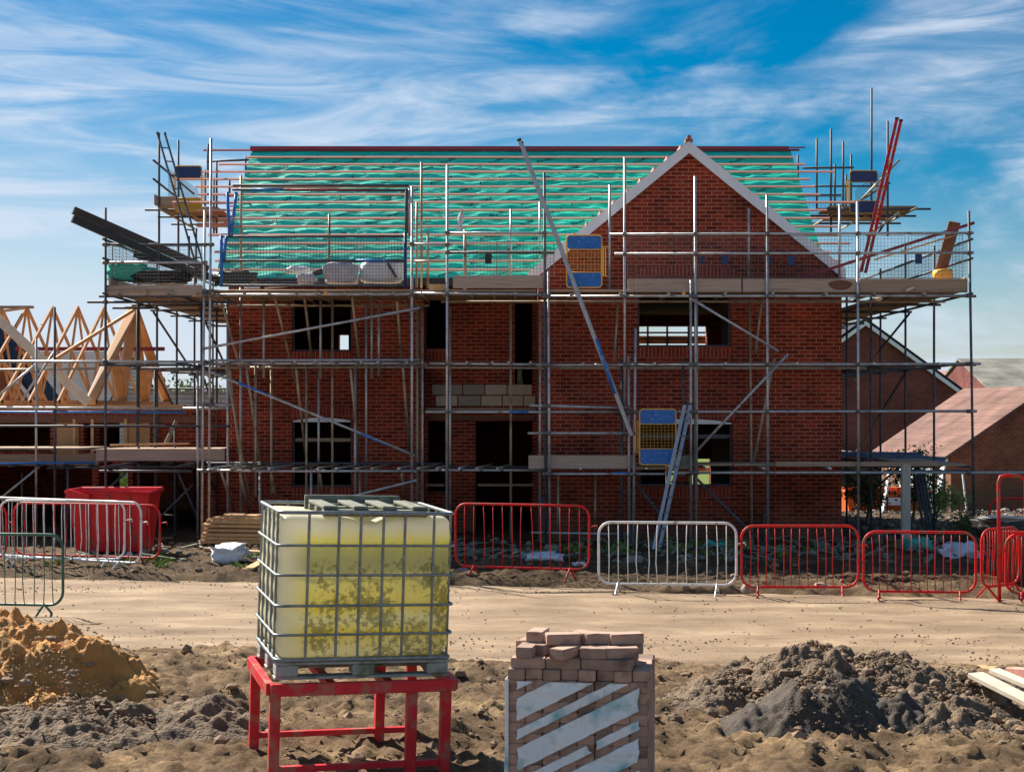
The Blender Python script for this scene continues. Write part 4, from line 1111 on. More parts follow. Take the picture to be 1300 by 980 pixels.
# couplers: the largest as parts, the rest in one mesh
def cpl(mb, p, s):
    x, y, z = p
    mb.tube((x, y + .02, z - .035 * s), (x, y + .02, z + .035 * s), .038 * s, n=8)
    mb.tube((x - .035 * s, y - .02, z), (x + .035 * s, y - .02, z), .038 * s, n=8)
    mb.tube((x + .04, y - .07, z - .02), (x + .04, y - .02, z - .02), .012, n=6)
for i in range(34):
    if i % 2 == 0: CP((-7.2 + i * .46, YO - .03, 4.69), .8)
for i in range(16): CP((-5.6 + i * .4, YO - .06, 3.43), .8)
for i in range(15): CP((-5.5 + i * .38, YO - .06, 1.5), .8)
for p, s, _ in coup[:90]: cpl(m_ := MB(), p, s); m_.build('coupler', 'coupler', sc)
if len(coup) > 90:
    m_ = MB()
    for p, s, _ in coup[90:]: cpl(m_, p, s)
    tag(m_.build('couplers', 'coupler', sc), kind='stuff')

# --- gable towers at verge height, left and right
def tower(name, xa, xb, zs, label, poles, tops):
    t = thing('verge_scaffold', ((xa + xb) / 2, 33.2, 4.8), label, 'scaffolding')
    for k in range(5):
        y = 31.9 + k * .235
        MB().box(min(xa, xb), max(xa, xb), y, y + .222, zs, zs + .038).build('scaffold_board', 'board', t)
    for k in range(4):
        y = 33.4 + k * .235
        MB().box(min(xa, xb) + .3, max(xa, xb) - .1, y, y + .222, zs + .01, zs + .048).build('scaffold_board', 'board', t)
    for y in (31.85, 33.0, 34.3): T('ledger', (xa - .3, y, zs - .04), (xb + .3, y, zs - .04), 'tube_dark', t)
    for x in (xa + .15, (xa + xb) / 2, xb - .15): T('transom', (x, 31.3, zs - .09), (x, 35.0, zs - .09), 'tube_warm', t)
    for px, pt, pb, Y in poles: TP('standard', px, pt, px, pb, Y, 'tube_dark', parent=t)
    return t
tl = tower('t', -7.72, -6.45, 7.0, 'small high platform with dark poles at the left verge of the green roof', [(202, 169, 330, 31.6), (226.5, 178, 345, 33.2), (264, 183, 228, 32.6), (275, 206, 300, 33.2), (271.5, 226, 300, 34.4), (260.5, 216, 262, 33.6), (306 - 14.5, 228, 250, 33.4), (312, 198, 235, 34.2), (240, 300, 345, 33), (249, 290, 360, 34.0)], 0)
MB().box(-7.76, -7.73, 31.6, 33.4, 7.04, 7.26).build('toe_board', 'board', tl); MB().box(-7.74, -7.3, 31.62, 31.65, 7.04, 7.22).build('toe_board', 'board', tl)
for z in (7.35, 7.75): T('guard_rail', (-7.7, 31.3, z + .2), (-7.6, 34.8, z), 'tube_dark', tl)
T('guard_rail', (-7.6, 34.6, 7.5), (-6.3, 34.6, 7.5), 'tube_dark', tl); T('guard_rail', (-7.0, 33.4, 8.28), (-6.0, 33.4, 8.32), 'tube_dark', tl)
for k in range(6): MB().bar((-6.9 - .1 * (k % 2), 32.0 + k * .3, 6.62 + k * .05), (-5.9, 32.0 + k * .3, 6.62 + k * .05), .05, .04).build('batten_bundle', 'batten', tl)
trr = tower('t', 6.95, 8.85, 7.02, 'high platform with a cluster of dark poles at the right verge of the green roof', [(1106.5, 112, 300, 33.4), (1127, 154, 300, 31.6), (1055, 164, 300, 33.3), (1037, 176, 268, 34.3), (1070.5, 180, 270, 33.4), (1080.5, 196, 268, 34.6), (1013, 197, 232, 34.0), (1060, 209, 272, 34.5), (1074, 222, 262, 34.7), (1066, 300, 300.5, 33)], 0)
TP('guard_rail', 1019, 213.5, 1084, 213, 33.3, 'tube_dark', parent=trr); TP('guard_rail', 1019, 248, 1068, 248, 34.6, 'tube_dark', parent=trr)
TP('guard_rail', 1082, 266, 1142, 203, 31.7, 'tube_warm', Y2=31.5, parent=trr); TP('guard_rail', 1090, 256, 1130, 232, 33.5, 'tube_dark', parent=trr)
TP('diagonal_brace', 1100, 300, 1142, 270, 31.5, 'tube_warm', parent=trr); TP('diagonal_brace', 1115, 296, 1131, 271, 31.6, 'tube_dark', parent=trr)
T('guard_rail', (7.1, 34.6, 7.9), (8.8, 34.6, 7.9), 'tube_dark', trr)

# ---------------------------------------------------------------- wire mesh guards
def guard(px0, px1, py0, py1, Y, label, cell=.062, mat='wire', group='wire brick guards hung on the scaffold rails', r=.0032):
    a = W(px0, py0, Y); b = W(px1, py1, Y); c = (a + b) / 2; c.z = b.z
    t = thing('brick_guard', c, label, 'mesh guard', group)
    fr = MB()
    for p, q in (((a.x, Y, a.z), (b.x, Y, a.z)), ((a.x, Y, b.z), (b.x, Y, b.z)), ((a.x, Y, a.z), (a.x, Y, b.z)), ((b.x, Y, a.z), (b.x, Y, b.z))): fr.tube(p, q, .006, n=5)
    fr.build('frame', mat, t)
    m2 = MB(); n = int((b.x - a.x) / cell)
    for i in range(1, n): x = a.x + (b.x - a.x) * i / n; m2.tube((x, Y, a.z), (x, Y, b.z), r, n=3, cap=False)
    k = int((a.z - b.z) / cell)
    for i in range(1, k): z = b.z + (a.z - b.z) * i / k; m2.tube((a.x, Y - .004, z), (b.x, Y - .004, z), r, n=3, cap=False)
    m2.build('mesh', mat, t); return t
for i, (x0, x1, la) in enumerate(((143, 200, 'mesh guard at the far left end over the teal netting'), (202, 256, 'mesh guard under the long black boards, left of the thick pole'))):
    guard(x0, x1, 313, 361, YO + .04, la)
guard(592, 645, 304, 352, YO + .1, 'mesh guard left of centre with a small black tag, in front of the green roof')
guard(630, 703, 307, 350, YO + .13, 'mesh guard overlapping at the left foot of the white gable board')
guard(797, 880, 300, 353, YO + .02, 'mesh guard on the left half of the brick gable')
guard(885, 971, 300, 353, YO + .02, 'mesh guard on the right half of the brick gable with a dark tag')
guard(976, 1086, 300, 353, YO + .02, 'mesh guard across the right foot of the white gable board')
guard(1092, 1149, 299, 353, YO + .02, 'mesh guard against the sky beside the red ladder foot')
guard(1153, 1222, 299, 353, YO + .02, 'mesh guard against the sky at the far right end of the deck')
for px, py, la in ((620, 329, 'small black tag on the mesh guard before the green roof'), (920, 330, 'small dark blue tag on the mesh guard at the middle of the gable'), (1004, 331, 'small dark blue tag near the right edge of the gable'), (1166, 329, 'small dark tag on the rightmost mesh guard')):
    p = W(px, py, YO - .02); tag(MB().box(p.x - .06, p.x + .06, p.y - .02, p.y, p.z - .09, p.z + .09).build('tag', 'black_plastic' if px < 700 else 'dark_blue_panel', origin='base', bevel=.004), la, 'tag')
# side guards on the two returns
for xs, la in ((-7.43, 'mesh guard on the left return seen end-on'), (8.37, 'mesh guard on the right return seen end-on')):
    t = thing('brick_guard', (xs, 28, 5.03), la, 'mesh guard', 'wire brick guards hung on the scaffold rails'); m2 = MB(); fr = MB()
    for z in (5.04, 5.7): fr.tube((xs, 26.8, z), (xs, 33, z), .006, n=5)
    fr.build('frame', 'wire', t)
    for i in range(90): y = 26.8 + i * .07; m2.tube((xs, y, 5.04), (xs, y, 5.7), .0032, n=3, cap=False)
    for i in range(1, 11): m2.tube((xs, 26.8, 5.04 + i * .062), (xs, 33, 5.04 + i * .062), .0032, n=3, cap=False)
    m2.build('mesh', 'wire', t)
for xs, z0, la in ((-7.5, 7.1, 'fine mesh guard on the high left platform'), (8.2, 7.1, 'fine mesh guard on the high right platform')):
    t = thing('brick_guard', (xs, 33, z0), la, 'mesh guard', 'wire brick guards hung on the scaffold rails'); m2 = MB()
    for i in range(34): y = 31.8 + i * .09; m2.tube((xs, y, z0), (xs, y, z0 + .75), .0035, n=3, cap=False)
    for i in range(12): m2.tube((xs, 31.8, z0 + i * .068), (xs, 34.8, z0 + i * .068), .0035, n=3, cap=False)
    m2.build('mesh', 'wire', t)
guard(1022, 1068, 250, 272, 34.5, 'low mesh guard behind the poles at the right verge', cell=.09)

# ---------------------------------------------------------------- loading bay gate
g = thing('loading_bay_gate', (-3.6, 26.6, 4.8), 'wide mesh loading bay gate with blue posts on the top deck before the green roof', 'gate')
YQ = YO - .1
for x0, y0, x1, y1, m_ in ((296, 235.5, 519, 236, 'tube_dark'), (295, 241, 518, 242, 'tube_dark'), (280, 300.5, 515, 300.5, 'tube_dark'), (281, 331, 514, 331.5, 'tube_dark'), (279, 362.5, 515, 363, 'tube_dark')):
    TP('gate_rail', x0, y0, x1, y1, YQ, m_, parent=g)
TP('blue_rail', 320, 241, 360, 241.2, YQ, 'tube_blue', parent=g, r=.0265); TP('red_rail', 362, 241.2, 470, 241.5, YQ, 'ridge_wood', parent=g, r=.0262); TP('blue_rail', 452, 331, 492, 331.2, YQ, 'tube_blue', parent=g, r=.0265)
for x0, y0, x1, y1 in ((281, 299, 281, 363), (288.5, 244, 291.5, 300), (300, 244, 293.5, 300), (287.5, 300, 284, 330)): TP('gate_post', x0, y0, x1, y1, YQ - .02, 'tube_blue', parent=g, r=.03)
TP('gate_post', 514.5, 296, 514.5, 366, YQ, 'dark_blue_panel', parent=g, r=.032); TP('gate_post', 516, 240, 516, 296, YQ, 'tube_dark', parent=g, r=.03); TP('gate_post', 520, 240, 520, 300, YQ, 'tube', parent=g)
m2 = MB(); a = W(283, 301, YQ); b = W(513, 362, YQ); n = 58
for i in range(1, n): x = a.x + (b.x - a.x) * i / n; m2.tube((x, YQ, a.z), (x, YQ, b.z), .0042, n=3, cap=False)
for i in range(1, 15): z = b.z + (a.z - b.z) * i / 15; m2.tube((a.x, YQ, z), (b.x, YQ, z), .0042, n=3, cap=False)
m2.build('mesh', 'wire', g)

# ---------------------------------------------------------------- ladder gates
def safety_gate(px0, px1, py0, py1, Y, label, top, bot, mesh=True, fr='yellow_paint', side=1, yaw=0):
    c = W((px0 + px1) / 2, py1, Y); w = (px1 - px0) * Y / F; h = (py1 - py0) * Y / F
    t = thing('ladder_gate', c, label, 'gate', world=False); t.rotation_euler = (0, 0, R(yaw))
    m2 = MB().path(rounded_rect(w, h, .06), .014, n=8, closed=True); 
    z1, z2 = h * .29, h * .73
    for z in (z1, z2): m2.tube((-w / 2, 0, z), (w / 2, 0, z), .01)
    o = m2.build('frame', fr, t, smooth=True)
    MB().poly(rounded_rect(w - .03, z1 - .015, .04, x0=-w / 2 + .015, z0=.012, y=-.006), .012, (0, 1, 0)).build('panel', bot, t, fix=True)
    MB().poly(rounded_rect(w - .03, h - z2 - .022, .04, x0=-w / 2 + .015, z0=z2 + .01, y=-.006), .012, (0, 1, 0)).build('panel', top, t, fix=True)
    if mesh:
        m2 = MB()
        for i in range(1, 10): m2.tube((-w / 2 + w * i / 10, 0, z1), (-w / 2 + w * i / 10, 0, z2), .0038, n=4)
        for i in range(1, 8): m2.tube((-w / 2, 0, z1 + (z2 - z1) * i / 8), (w / 2, 0, z1 + (z2 - z1) * i / 8), .0038, n=4)
        m2.build('mesh', fr, t)
    x = side * (w / 2 + .03)
    m2 = MB().tube((x, 0, h * .22), (x, 0, h * .78), .009, n=6).tube((x + side * .04, 0, h * .22), (x + side * .04, 0, h * .78), .009, n=6)
    for z in (.22, .78): m2.tube((x - side * .05, 0, h * z), (x + side * .1, 0, h * z), .008, n=6)
    m2.build('hinge', fr, t)
    return t
safety_gate(719.5, 764, 299, 365, YO - .12, 'blue and yellow mesh ladder gate on the top deck in front of the brick gable', 'blue_panel', 'blue_panel')
safety_gate(812, 858, 519.5, 590, YO - .16, 'blue and yellow mesh ladder gate low down before the ground floor window', 'blue_panel', 'blue_panel', side=-1)
safety_gate(222, 256, 211, 268, 31.7, 'ladder gate with dark blue top and mustard bottom panel, left of the roof', 'dark_blue_panel', 'mustard_panel', mesh=False)
safety_gate(1079, 1114, 217, 271, 31.6, 'ladder gate with two dark blue panels, right of the roof', 'dark_blue_panel', 'dark_blue_panel', mesh=False, fr='mustard_panel', side=-1)

# ---------------------------------------------------------------- ladders
def ladder(a, b, side, w, label, m_s, m_r, group=None, sw=.065, sd=.03, gap=.27):
    """a foot, b top, side = unit vector from stile to stile"""
    a = Vector(a); b = Vector(b); s = Vector(side).normalized() * w / 2; d = (b - a)
    nrm = d.normalized().cross(s.normalized())
    t = thing('ladder', a, label, 'ladder', group)
    for k in (-1, 1):
        MB().bar(a + s * k, b + s * k, sd, sw, up=nrm).build('stile', m_s, t, bevel=.004)
        MB().bar(b + s * k, b + s * k + d.normalized() * .04, sd * 1.25, sw * 1.2, up=nrm).build('end_cap', 'black_plastic', t)
    n = int(d.length / gap)
    for i in range(1, n):
        p = a + d * i / n; MB().tube(p - s, p + s, .014, n=8).build('rung', m_r, t)
    return t
ladder(W(802, 553, 26.45), W(661, 181, 26.3), (.13, 1, 0), .3, 'long silver ladder leaning left from the middle lift past the top deck', 'aluminium', 'aluminium')
TP('blue_paint_band', 757, 430, 780, 500, 26.25, 'tube_blue', r=.03, parent=sc)
ladder(W(826, 731, 26.0), W(873, 514, 26.5), (.5, 1, 0), .3, 'steep silver ladder from the ground up to the low blue gate', 'aluminium', 'aluminium')
ladder(W(1096, 346, 30.5), W(1141, 153, 31.3), (1, 1.5, 0), .26, 'red ladder standing up against the sky at the right verge', 'red_paint', 'yellow_paint', gap=.3)
ladder(W(256, 345, 30.5), W(205, 171, 31.2), (1, .4, 0), .16, 'dark grey ladder leaning left against the sky at the left verge', 'tube_dark', 'tube_dark', gap=.3)

# ---------------------------------------------------------------- loose things on the top deck
for k, (a, b) in enumerate(((W(93, 267, 26.2), W(264, 342, 27.4)), (W(92, 277.5, 26.05), W(262, 353, 27.3)))):
    plank('fascia_board', a, b, .12, .13, ['dark_fascia', 'black_plastic'][k], ['upper of two long black-brown boards jutting out over the left deck end', 'lower of two long black-brown boards jutting out over the left deck end'][k], 'board', 'long dark boards on the left deck', up=(0, 0, 1))
plank('fascia_board', W(170, 322, 27.5), W(300, 362, 27.9), .06, .14, 'black_plastic', 'short black board sloping down behind the mesh on the left deck', 'board')
def bag(name, px, py, Y, w, d, h, mat, label, cat='bag', seed=1, **kw):
    c = W(px, py, Y); return tag(lumpy(c, (w, d, h), seed, **kw).build(name, mat, origin='base', smooth=True), label, cat)
bag('netting_heap', 165, 347, 27.2, .75, .5, .36, 'teal_net', 'crumpled teal netting at the left end of the deck', 'netting', 3, amp=.5, freq=3)
bag('black_sheet', 205, 353, 27.3, 1.1, .6, .25, 'black_plastic', 'heap of black sheeting on the left deck behind the mesh', 'sheeting', 4, amp=.5, freq=3)
bag('black_sheet', 300, 354, 27.6, .7, .5, .26, 'black_plastic', 'black plastic slumped at the left foot of the mesh loading gate', 'sheeting', 5, amp=.5, freq=3)
bag('material_sack', 433, 347, 27.5, .62, .5, .46, 'grey_sack', 'grey printed sack with faded red marks behind the loading gate', 'sack', 6, amp=.3)
bag('material_sack', 486, 346, 27.6, .85, .6, .46, 'sack', 'large white sack with a black strap behind the loading gate', 'sack', 7, amp=.22)
plank('black_strap', W(492, 334, 27.25), W(503, 352, 27.25), .02, .05, 'black_plastic', 'black strap hanging over the white sack', 'strap')
bag('small_sack', 389, 354, 27.3, .35, .3, .22, 'grey_sack', 'small crumpled sack low behind the mesh gate', 'sack', 8, amp=.4)
plank('black_batten', W(360, 362, 27.2), W(428, 338, 27.4), .04, .1, 'black_plastic', 'black strip of felt slanting up behind the mesh gate', 'strip')
bag('packaging_scrap', 378, 343, 27.7, .42, .3, .14, 'sack', 'pale flat scrap of packaging behind the mesh gate', 'scrap', 9, amp=.4)
plank('offcut', W(310, 365, 26.95), W(330, 365, 26.95), .06, .04, 'white_verge', 'short white offcut at the edge of the deck under the mesh gate', 'offcut')
plank('offcut', W(336, 366, 26.95), W(372, 363, 26.95), .06, .02, 'pale_plank', 'thin pale sliver of wood at the deck edge right of the white offcut', 'offcut')
bag('rag', 424, 260, 31.6, .16, .08, .14, 'sack', 'small white scrap caught on a roof batten', 'scrap', 10, amp=.5)
def ragpoly():
    p = W(587, 292, YO + .25)
    m2 = MB().grid(8, 12, lambda u, v: (p.x - .05 + (u - .5) * .13 * (1 - .6 * v) + .05 * v + .02 * math.sin(v * 9 + u * 3), p.y - .03 + .03 * math.sin(u * 9 + v * 4), p.z + v * .42))
    m2.grid(8, 12, lambda u, v: (p.x - .05 + (.5 - u) * .13 * (1 - .6 * v) + .05 * v + .02 * math.sin(v * 9 + (1 - u) * 3), p.y - .02 + .03 * math.sin((1 - u) * 9 + v * 4), p.z + v * .42))
    tag(m2.build('rag', 'sack', origin='base', smooth=True), 'white rag tied to a short pole in front of the green roof', 'rag')
ragpoly()
plank('red_tube', W(1008, 356, YO + .5), W(1237, 283, YO + .1), .055, .055, 'ridge_wood', 'long dark red tube slanting up to the right end of the top deck', 'tube')
plank('pale_batten', W(1110, 330, YO + .6), W(1215, 298, YO + .6), .04, .03, 'timber', 'thin pale batten just below the slanting red tube', 'batten')
plank('leaning_board', W(1194, 345, 27.6), W(1212, 282, 27.2), .22, .04, 'rust', 'short brown board leaning upright at the right end of the deck', 'board', up=(0, 1, .2))
bag('yellow_sack', 1197, 348, 27.4, .36, .3, .2, 'yellow_paint', 'yellow sack at the foot of the leaning board', 'sack', 12, amp=.2)
plank('white_offcut', W(1150, 369, YO - .02), W(1160, 365, YO - .02), .03, .04, 'pale_plank', 'tiny white offcut stuck on the right toe board', 'offcut')
for px, la in ((413, 'yellow cap on a tube end under the mesh gate'), (868, 'yellow cap on a tube end under the gable deck')):
    p = W(px, 372.5, YO - .2); tag(MB().tube((p.x, p.y, p.z), (p.x, p.y + .05, p.z), .035).build('end_cap', 'yellow_paint', origin='base'), la, 'cap')

# ============================================================ SCAFFOLD ON THE NEIGHBOUR
s2 = thing('scaffolding', (-9, 28.6, 0), 'lower scaffold in front of the bungalow and its trusses, left of the brick house', 'scaffolding')
YS = 28.6
for x, y0, y1 in ((46, 430, None), (69.5, 390, None), (174.5, 393, 566), (197, 470, None), (222, 540, None), (28, 600, None), (86, 590, None)):
    TP('standard', x, y0, x, foot(YS) if y1 is None else y1, YS if x not in (197, 222, 28) else YS + .9, 'tube_dark' if x != 46 else 'tube', parent=s2)
for x0, y0, x1, y1, Y, m_ in ((-40, 517.5, 232, 518.5, YS - .05, 'tube'), (-40, 523, 236, 523.5, YS + .5, 'tube_blue'), (-40, 589, 120, 587, YS - .05, 'tube_blue'), (-40, 580, 285, 582, YS + .8, 'tube_dark'), (60, 594, 285, 592, YS + .1, 'tube_dark'), (230, 518.5, 292, 518, YS, 'tube'), (-40, 470, 120, 468, YS + 1.2, 'tube_warm')):
    TP('ledger', x0, y0, x1, y1, Y, m_, parent=s2)
for x0, y0, x1, y1 in ((-8, 640, 59, 585), (-5, 505, 46, 462), (25, 512, 70, 445), (90, 660, 160, 600), (200, 660, 245, 615), (226, 600, 252, 660)): TP('diagonal_brace', x0, y0, x1, y1, YS + .2, 'tube_dark' if x0 > 50 else 'tube', parent=s2)
for k in range(5):
    y = YS + .06 + .24 * k
    z = W(0, 571, YS).z
    MB().box(-11.6, -8.3, y, y + .225, z, z + .038).build('scaffold_board', 'board', s2); MB().box(-8.28, -5.75, y, y + .225, z - .02, z + .018).build('scaffold_board', 'board', s2)
a = W(122, 570, YS - .05); b = W(285, 585, YS - .05); MB().box(a.x, b.x, a.y, a.y + .038, b.z, a.z).build('toe_board', 'toe_board', s2, bevel=.004)
MB().box(-12, a.x - .05, YS + .3, YS + .34, 1.5, 1.72).build('toe_board', 'board', s2)
for i in range(12):
    x = -11.3 + i * .5; T('transom', (x, YS - .15, 1.5), (x, 30.2, 1.5), 'tube_dark', s2)
plank('branch', W(140, 565, YS + .3), W(240, 563, YS + .2), .05, .04, 'timber', 'pale broken length of wood lying on the lower left scaffold deck', 'wood')
plank('upright_offcut', W(210, 564, YS + .4), W(224, 534, YS + .5), .05, .07, 'weathered', 'splintered board standing on the lower left scaffold deck', 'wood')
# ============================================================ CROWD BARRIERS
def make_barrier(mat, w=2.0, h=1.08, nb=13, name='crowd_barrier'):
    t = thing(name, (0, 0, 0), '', 'barrier', world=False)
    m2 = MB().path(rounded_rect(w, h - .17, .17, z0=.17), .0185, n=8, closed=True); m2.build('frame', mat, t, smooth=True)
    rr = random.Random(int(w * 100) + nb)
    for i in range(nb):
        x = -w / 2 + w * (i + 1) / (nb + 1); b_ = rr.gauss(0, .012)
        edge = abs(x) > w / 2 - .1; z0 = .17 + (.05 if edge else 0); z1 = h - (.05 if edge else 0)
        MB().path([(x, 0, z0), (x + b_, .01, z0 + (z1 - z0) * .35), (x + b_ * .6, -.005, z0 + (z1 - z0) * .7), (x, 0, z1)], .0065, n=5).build('bar', mat, t, smooth=True)
    for s in (-1, 1):
        x = s * w * .36
        MB().tube((x, 0, .18), (x - .05, -.26, -.03), .015).tube((x, 0, .18), (x + .05, .24, -.03), .015).build('foot', mat, t)
    MB().path([(w / 2 + .01, 0, h * .72), (w / 2 + .12, 0, h * .74), (w / 2 + .13, 0, h * .70)], .009, n=6).build('hook', mat, t)
    t.hide_render = False
    return t
protos = {}
def barrier(px0, yf0, px1, yf1, mat, label, group=None, w=None, h=1.08, tilt=0):
    Y0 = F * H / (yf0 - 520); Y1 = F * H / (yf1 - 520)
    a = Vector(((px0 - 650) * Y0 / F, Y0, 0)); b = Vector(((px1 - 650) * Y1 / F, Y1, 0))
    ww = round((b - a).length, 2); key = (mat, ww, h)
    t = make_barrier(mat, ww, h)
    c = (a + b) / 2; t.location = (c.x, c.y, ground_z(c.x, c.y) * .6)
    t.rotation_euler = (R(tilt), 0, math.atan2(b.y - a.y, b.x - a.x))
    tag(t, label, 'barrier', group)
    return t
GB = 'crowd barriers along the verge'
barrier(578, 737, 748, 742, 'red_paint', 'red crowd barrier directly right of the water tank', GB, h=1.12)
barrier(760, 753, 935, 755, 'white_paint', 'white crowd barrier in the middle, between two red ones', GB, h=1.04)
barrier(941, 757, 1090, 757, 'red_paint', 'red crowd barrier immediately right of the white middle barrier', GB, h=1.02)
barrier(1096, 762, 1239, 764, 'red_paint', 'red crowd barrier in front of the grey timber post', GB, h=.98)
barrier(1246, 763, 1294, 757, 'red_paint', 'narrow-looking red barrier turned away, at the foot of the red hoop', GB, h=.95)
barrier(1277, 765, 1420, 768, 'red_paint', 'red barrier cut off by the right edge of the photo', GB, h=.97)
barrier(1257, 706, 1400, 704, 'red_paint', 'red barrier standing farther back beside the red hoop at the right edge', GB, h=1.0)
barrier(0, 724, 158, 726, 'white_paint', 'white barrier at the left whose right end stops short of the other white one', GB, h=1.1)
barrier(-10, 719, 179, 731, 'white_paint', 'white barrier at the left reaching farther right than its twin', GB, h=1.12)
barrier(18, 718, 203, 724, 'red_paint', 'red barrier behind the two white ones at the left', GB, h=1.02)
barrier(-150, 716, 8, 724, 'red_paint', 'red barrier whose end post just shows at the left edge of the photo', GB, h=1.0)
barrier(-90, 778, 80, 781, 'green_paint', 'dark green crowd barrier at the left edge, nearest of the barriers', GB, h=1.06)

# red hoop at the right
hp = thing('barrow_frame', W(1285, 765, 19.4), 'tall red tubular hoop rising above the barriers at the right edge', 'frame'); Yh = 19.5
pts = [W(1269, 765, Yh), W(1267.5, 612, Yh), W(1270, 605, Yh), W(1278, 603.5, Yh), W(1292, 604, Yh), W(1299, 606, Yh), W(1302, 612, Yh), W(1304, 765, Yh)]
MB().path(pts, .024, n=8).build('hoop', 'red_paint', hp, smooth=True)
MB().tube(W(1269, 676, Yh), W(1304, 676, Yh), .016).build('cross_bar', 'red_paint', hp)
MB().box(W(1272, 0, 21).x, W(1330, 0, 21).x, 20.6, 21.6, .45, 1.0)
tag(MB().quadbox([W(1266, 742, 21.4), W(1340, 742, 21.4), W(1340, 742, 22.4), W(1266, 742, 22.4), W(1262, 674, 21), W(1345, 674, 21), W(1345, 672, 22.6), W(1262, 672, 22.6)]).build('tub', 'rust', origin='base', bevel=.02), 'brown rusty tub behind the barriers at the right edge', 'tub')
bag('dark_sheet', 1284, 666, 21.6, 1.0, .8, .22, 'black_plastic', 'dark crumpled sheet heaped on the rusty tub at the right edge', 'sheeting', 15, amp=.5, freq=3)

# red plastic site container on the left
def open_bin(x0, x1, y0, y1, z0, z1, mat, name, label, cat, splay=.12, rim=.04, feet=True):
    t = thing(name, ((x0 + x1) / 2, (y0 + y1) / 2, z0), label, cat)
    m2 = MB(); th = .025
    lo = [(x0 + splay, y0 + splay, z0 + .12), (x1 - splay, y0 + splay, z0 + .12), (x1 - splay, y1 - splay, z0 + .12), (x0 + splay, y1 - splay, z0 + .12)]
    hi = [(x0, y0, z1), (x1, y0, z1 - .03), (x1, y1, z1 - .0), (x0, y1, z1)]
    cc = Vector(((x0 + x1) / 2, (y0 + y1) / 2, 0))
    def inn(p): v = Vector(p); d = cc - v; d.z = 0; v += d.normalized() * th * 1.6; return v
    for i in range(4):
        j = (i + 1) % 4
        a, b, c, d = map(Vector, (lo[i], lo[j], hi[j], hi[i]))
        ai, bi, ci, di = inn(a), inn(b), inn(c), inn(d)
        m2.quadbox([a, b, bi, ai, d, c, ci, di])
    m2.build('shell', mat, t, fix=True)
    MB().poly([(p[0], p[1], p[2] - .002) for p in lo], .03, (0, 0, 1)).build('base', mat, t, fix=True)
    r_ = MB().path([(p[0] - math.copysign(.02, cc.x - p[0]), p[1] - math.copysign(.02, cc.y - p[1]), p[2] + .01) for p in hi], rim, n=6, closed=True); r_.build('rim', mat, t)
    for i in range(3):
        x = x0 + (x1 - x0) * (.25 + .25 * i)
        MB().bar((x, y0 + splay - .015, z0 + .14), (x, y0 - .015, z1 - .06), .05, .03, up=(0, 1, 0)).build('rib', mat, t)
    for x in (x0 + .25, x1 - .35): MB().box(x, x + .12, y0 + .2, y1 - .2, z0, z0 + .12).build('skid', 'black_plastic', t)
    return t
b1 = open_bin(-7.75, -6.33, 25.4, 26.3, .0, 1.16, 'red_plastic', 'plastic_skip', 'open red plastic skip behind the left barriers, one panel caught by the sun', 'skip')
MB().poly([W(108, 640, 25.3), W(112, 640, 25.3), W(116, 690, 25.45), W(109, 688, 25.45)], .01, (0, 1, 0))
plank('loose_board', W(84, 628, 25.3), W(112, 636, 25.3), .05, .2, 'red_plastic', 'loose red panel edge leaning on the left end of the red skip', 'panel')
plank('loose_board', W(165, 627, 26.2), W(197, 633, 26.2), .05, .14, 'red_plastic', 'loose red panel leaning on the right end of the red skip', 'panel')
# orange skip at the right, behind the house
b2 = open_bin(8.75, 11.0, 38.2, 39.6, -.55, .45, 'orange', 'skip', 'bright orange skip seen between the poles right of the brick house', 'skip', splay=.2)
MB().box(9.85, 10.4, 38.12, 38.14, .1, .3).build('sign_plate', 'white_verge', b2)

# timber stack left of the tank
GP = 'timbers in the stack left of the tank'
yst = 26.2
for r_, (x0, ys) in enumerate(((258, 687), (259, 682.5), (260, 678), (262, 672.5), (261, 667), (265, 662), (272, 658.5), (287, 655))):
    for k in range(3 if r_ < 6 else 2):
        a = W(x0 + rnd.uniform(-1, 1), ys, yst + .02 + k * .2); b = W(352 + rnd.uniform(-3, 8), ys + 1.2 + .2, yst - .5 + k * .2)
        if k: a.z = W(x0, ys, yst).z; b.z = W(352, ys + 1.4, yst - .5).z
        lab = {0: 'timber in the bottom layer of the plank stack beside the tank', 7: 'timber in the topmost layer of the plank stack beside the tank'}.get(r_, 'brown timber in the middle layers of the plank stack beside the tank')
        if r_ == 7: lab = 'short timber on top of the plank stack beside the tank'
        plank('timber', a, b, .15, .055, 'timber' if (r_ + k) % 3 else 'truss', lab, 'timber', GP + (', top' if r_ == 7 else ', bottom' if r_ == 0 else ''))
plank('bearer', W(285, 692, 26.1), W(290, 692, 26.9), .1, .1, 'weathered', 'bearer under the left part of the plank stack', 'bearer')
plank('bearer', W(330, 692, 25.8), W(335, 692, 26.5), .1, .1, 'weathered', 'bearer under the plank stack close to the tank', 'bearer')
plank('plank', W(262, 696.5, 25.3), W(345, 702, 24.6), .14, .05, 'timber', 'single pale plank on the mud under the plank stack', 'plank')
plank('plank', W(313, 724, 22.9), W(345, 707, 24.2), .16, .05, 'timber', 'short plank lying on the mud against the tank edge', 'plank')
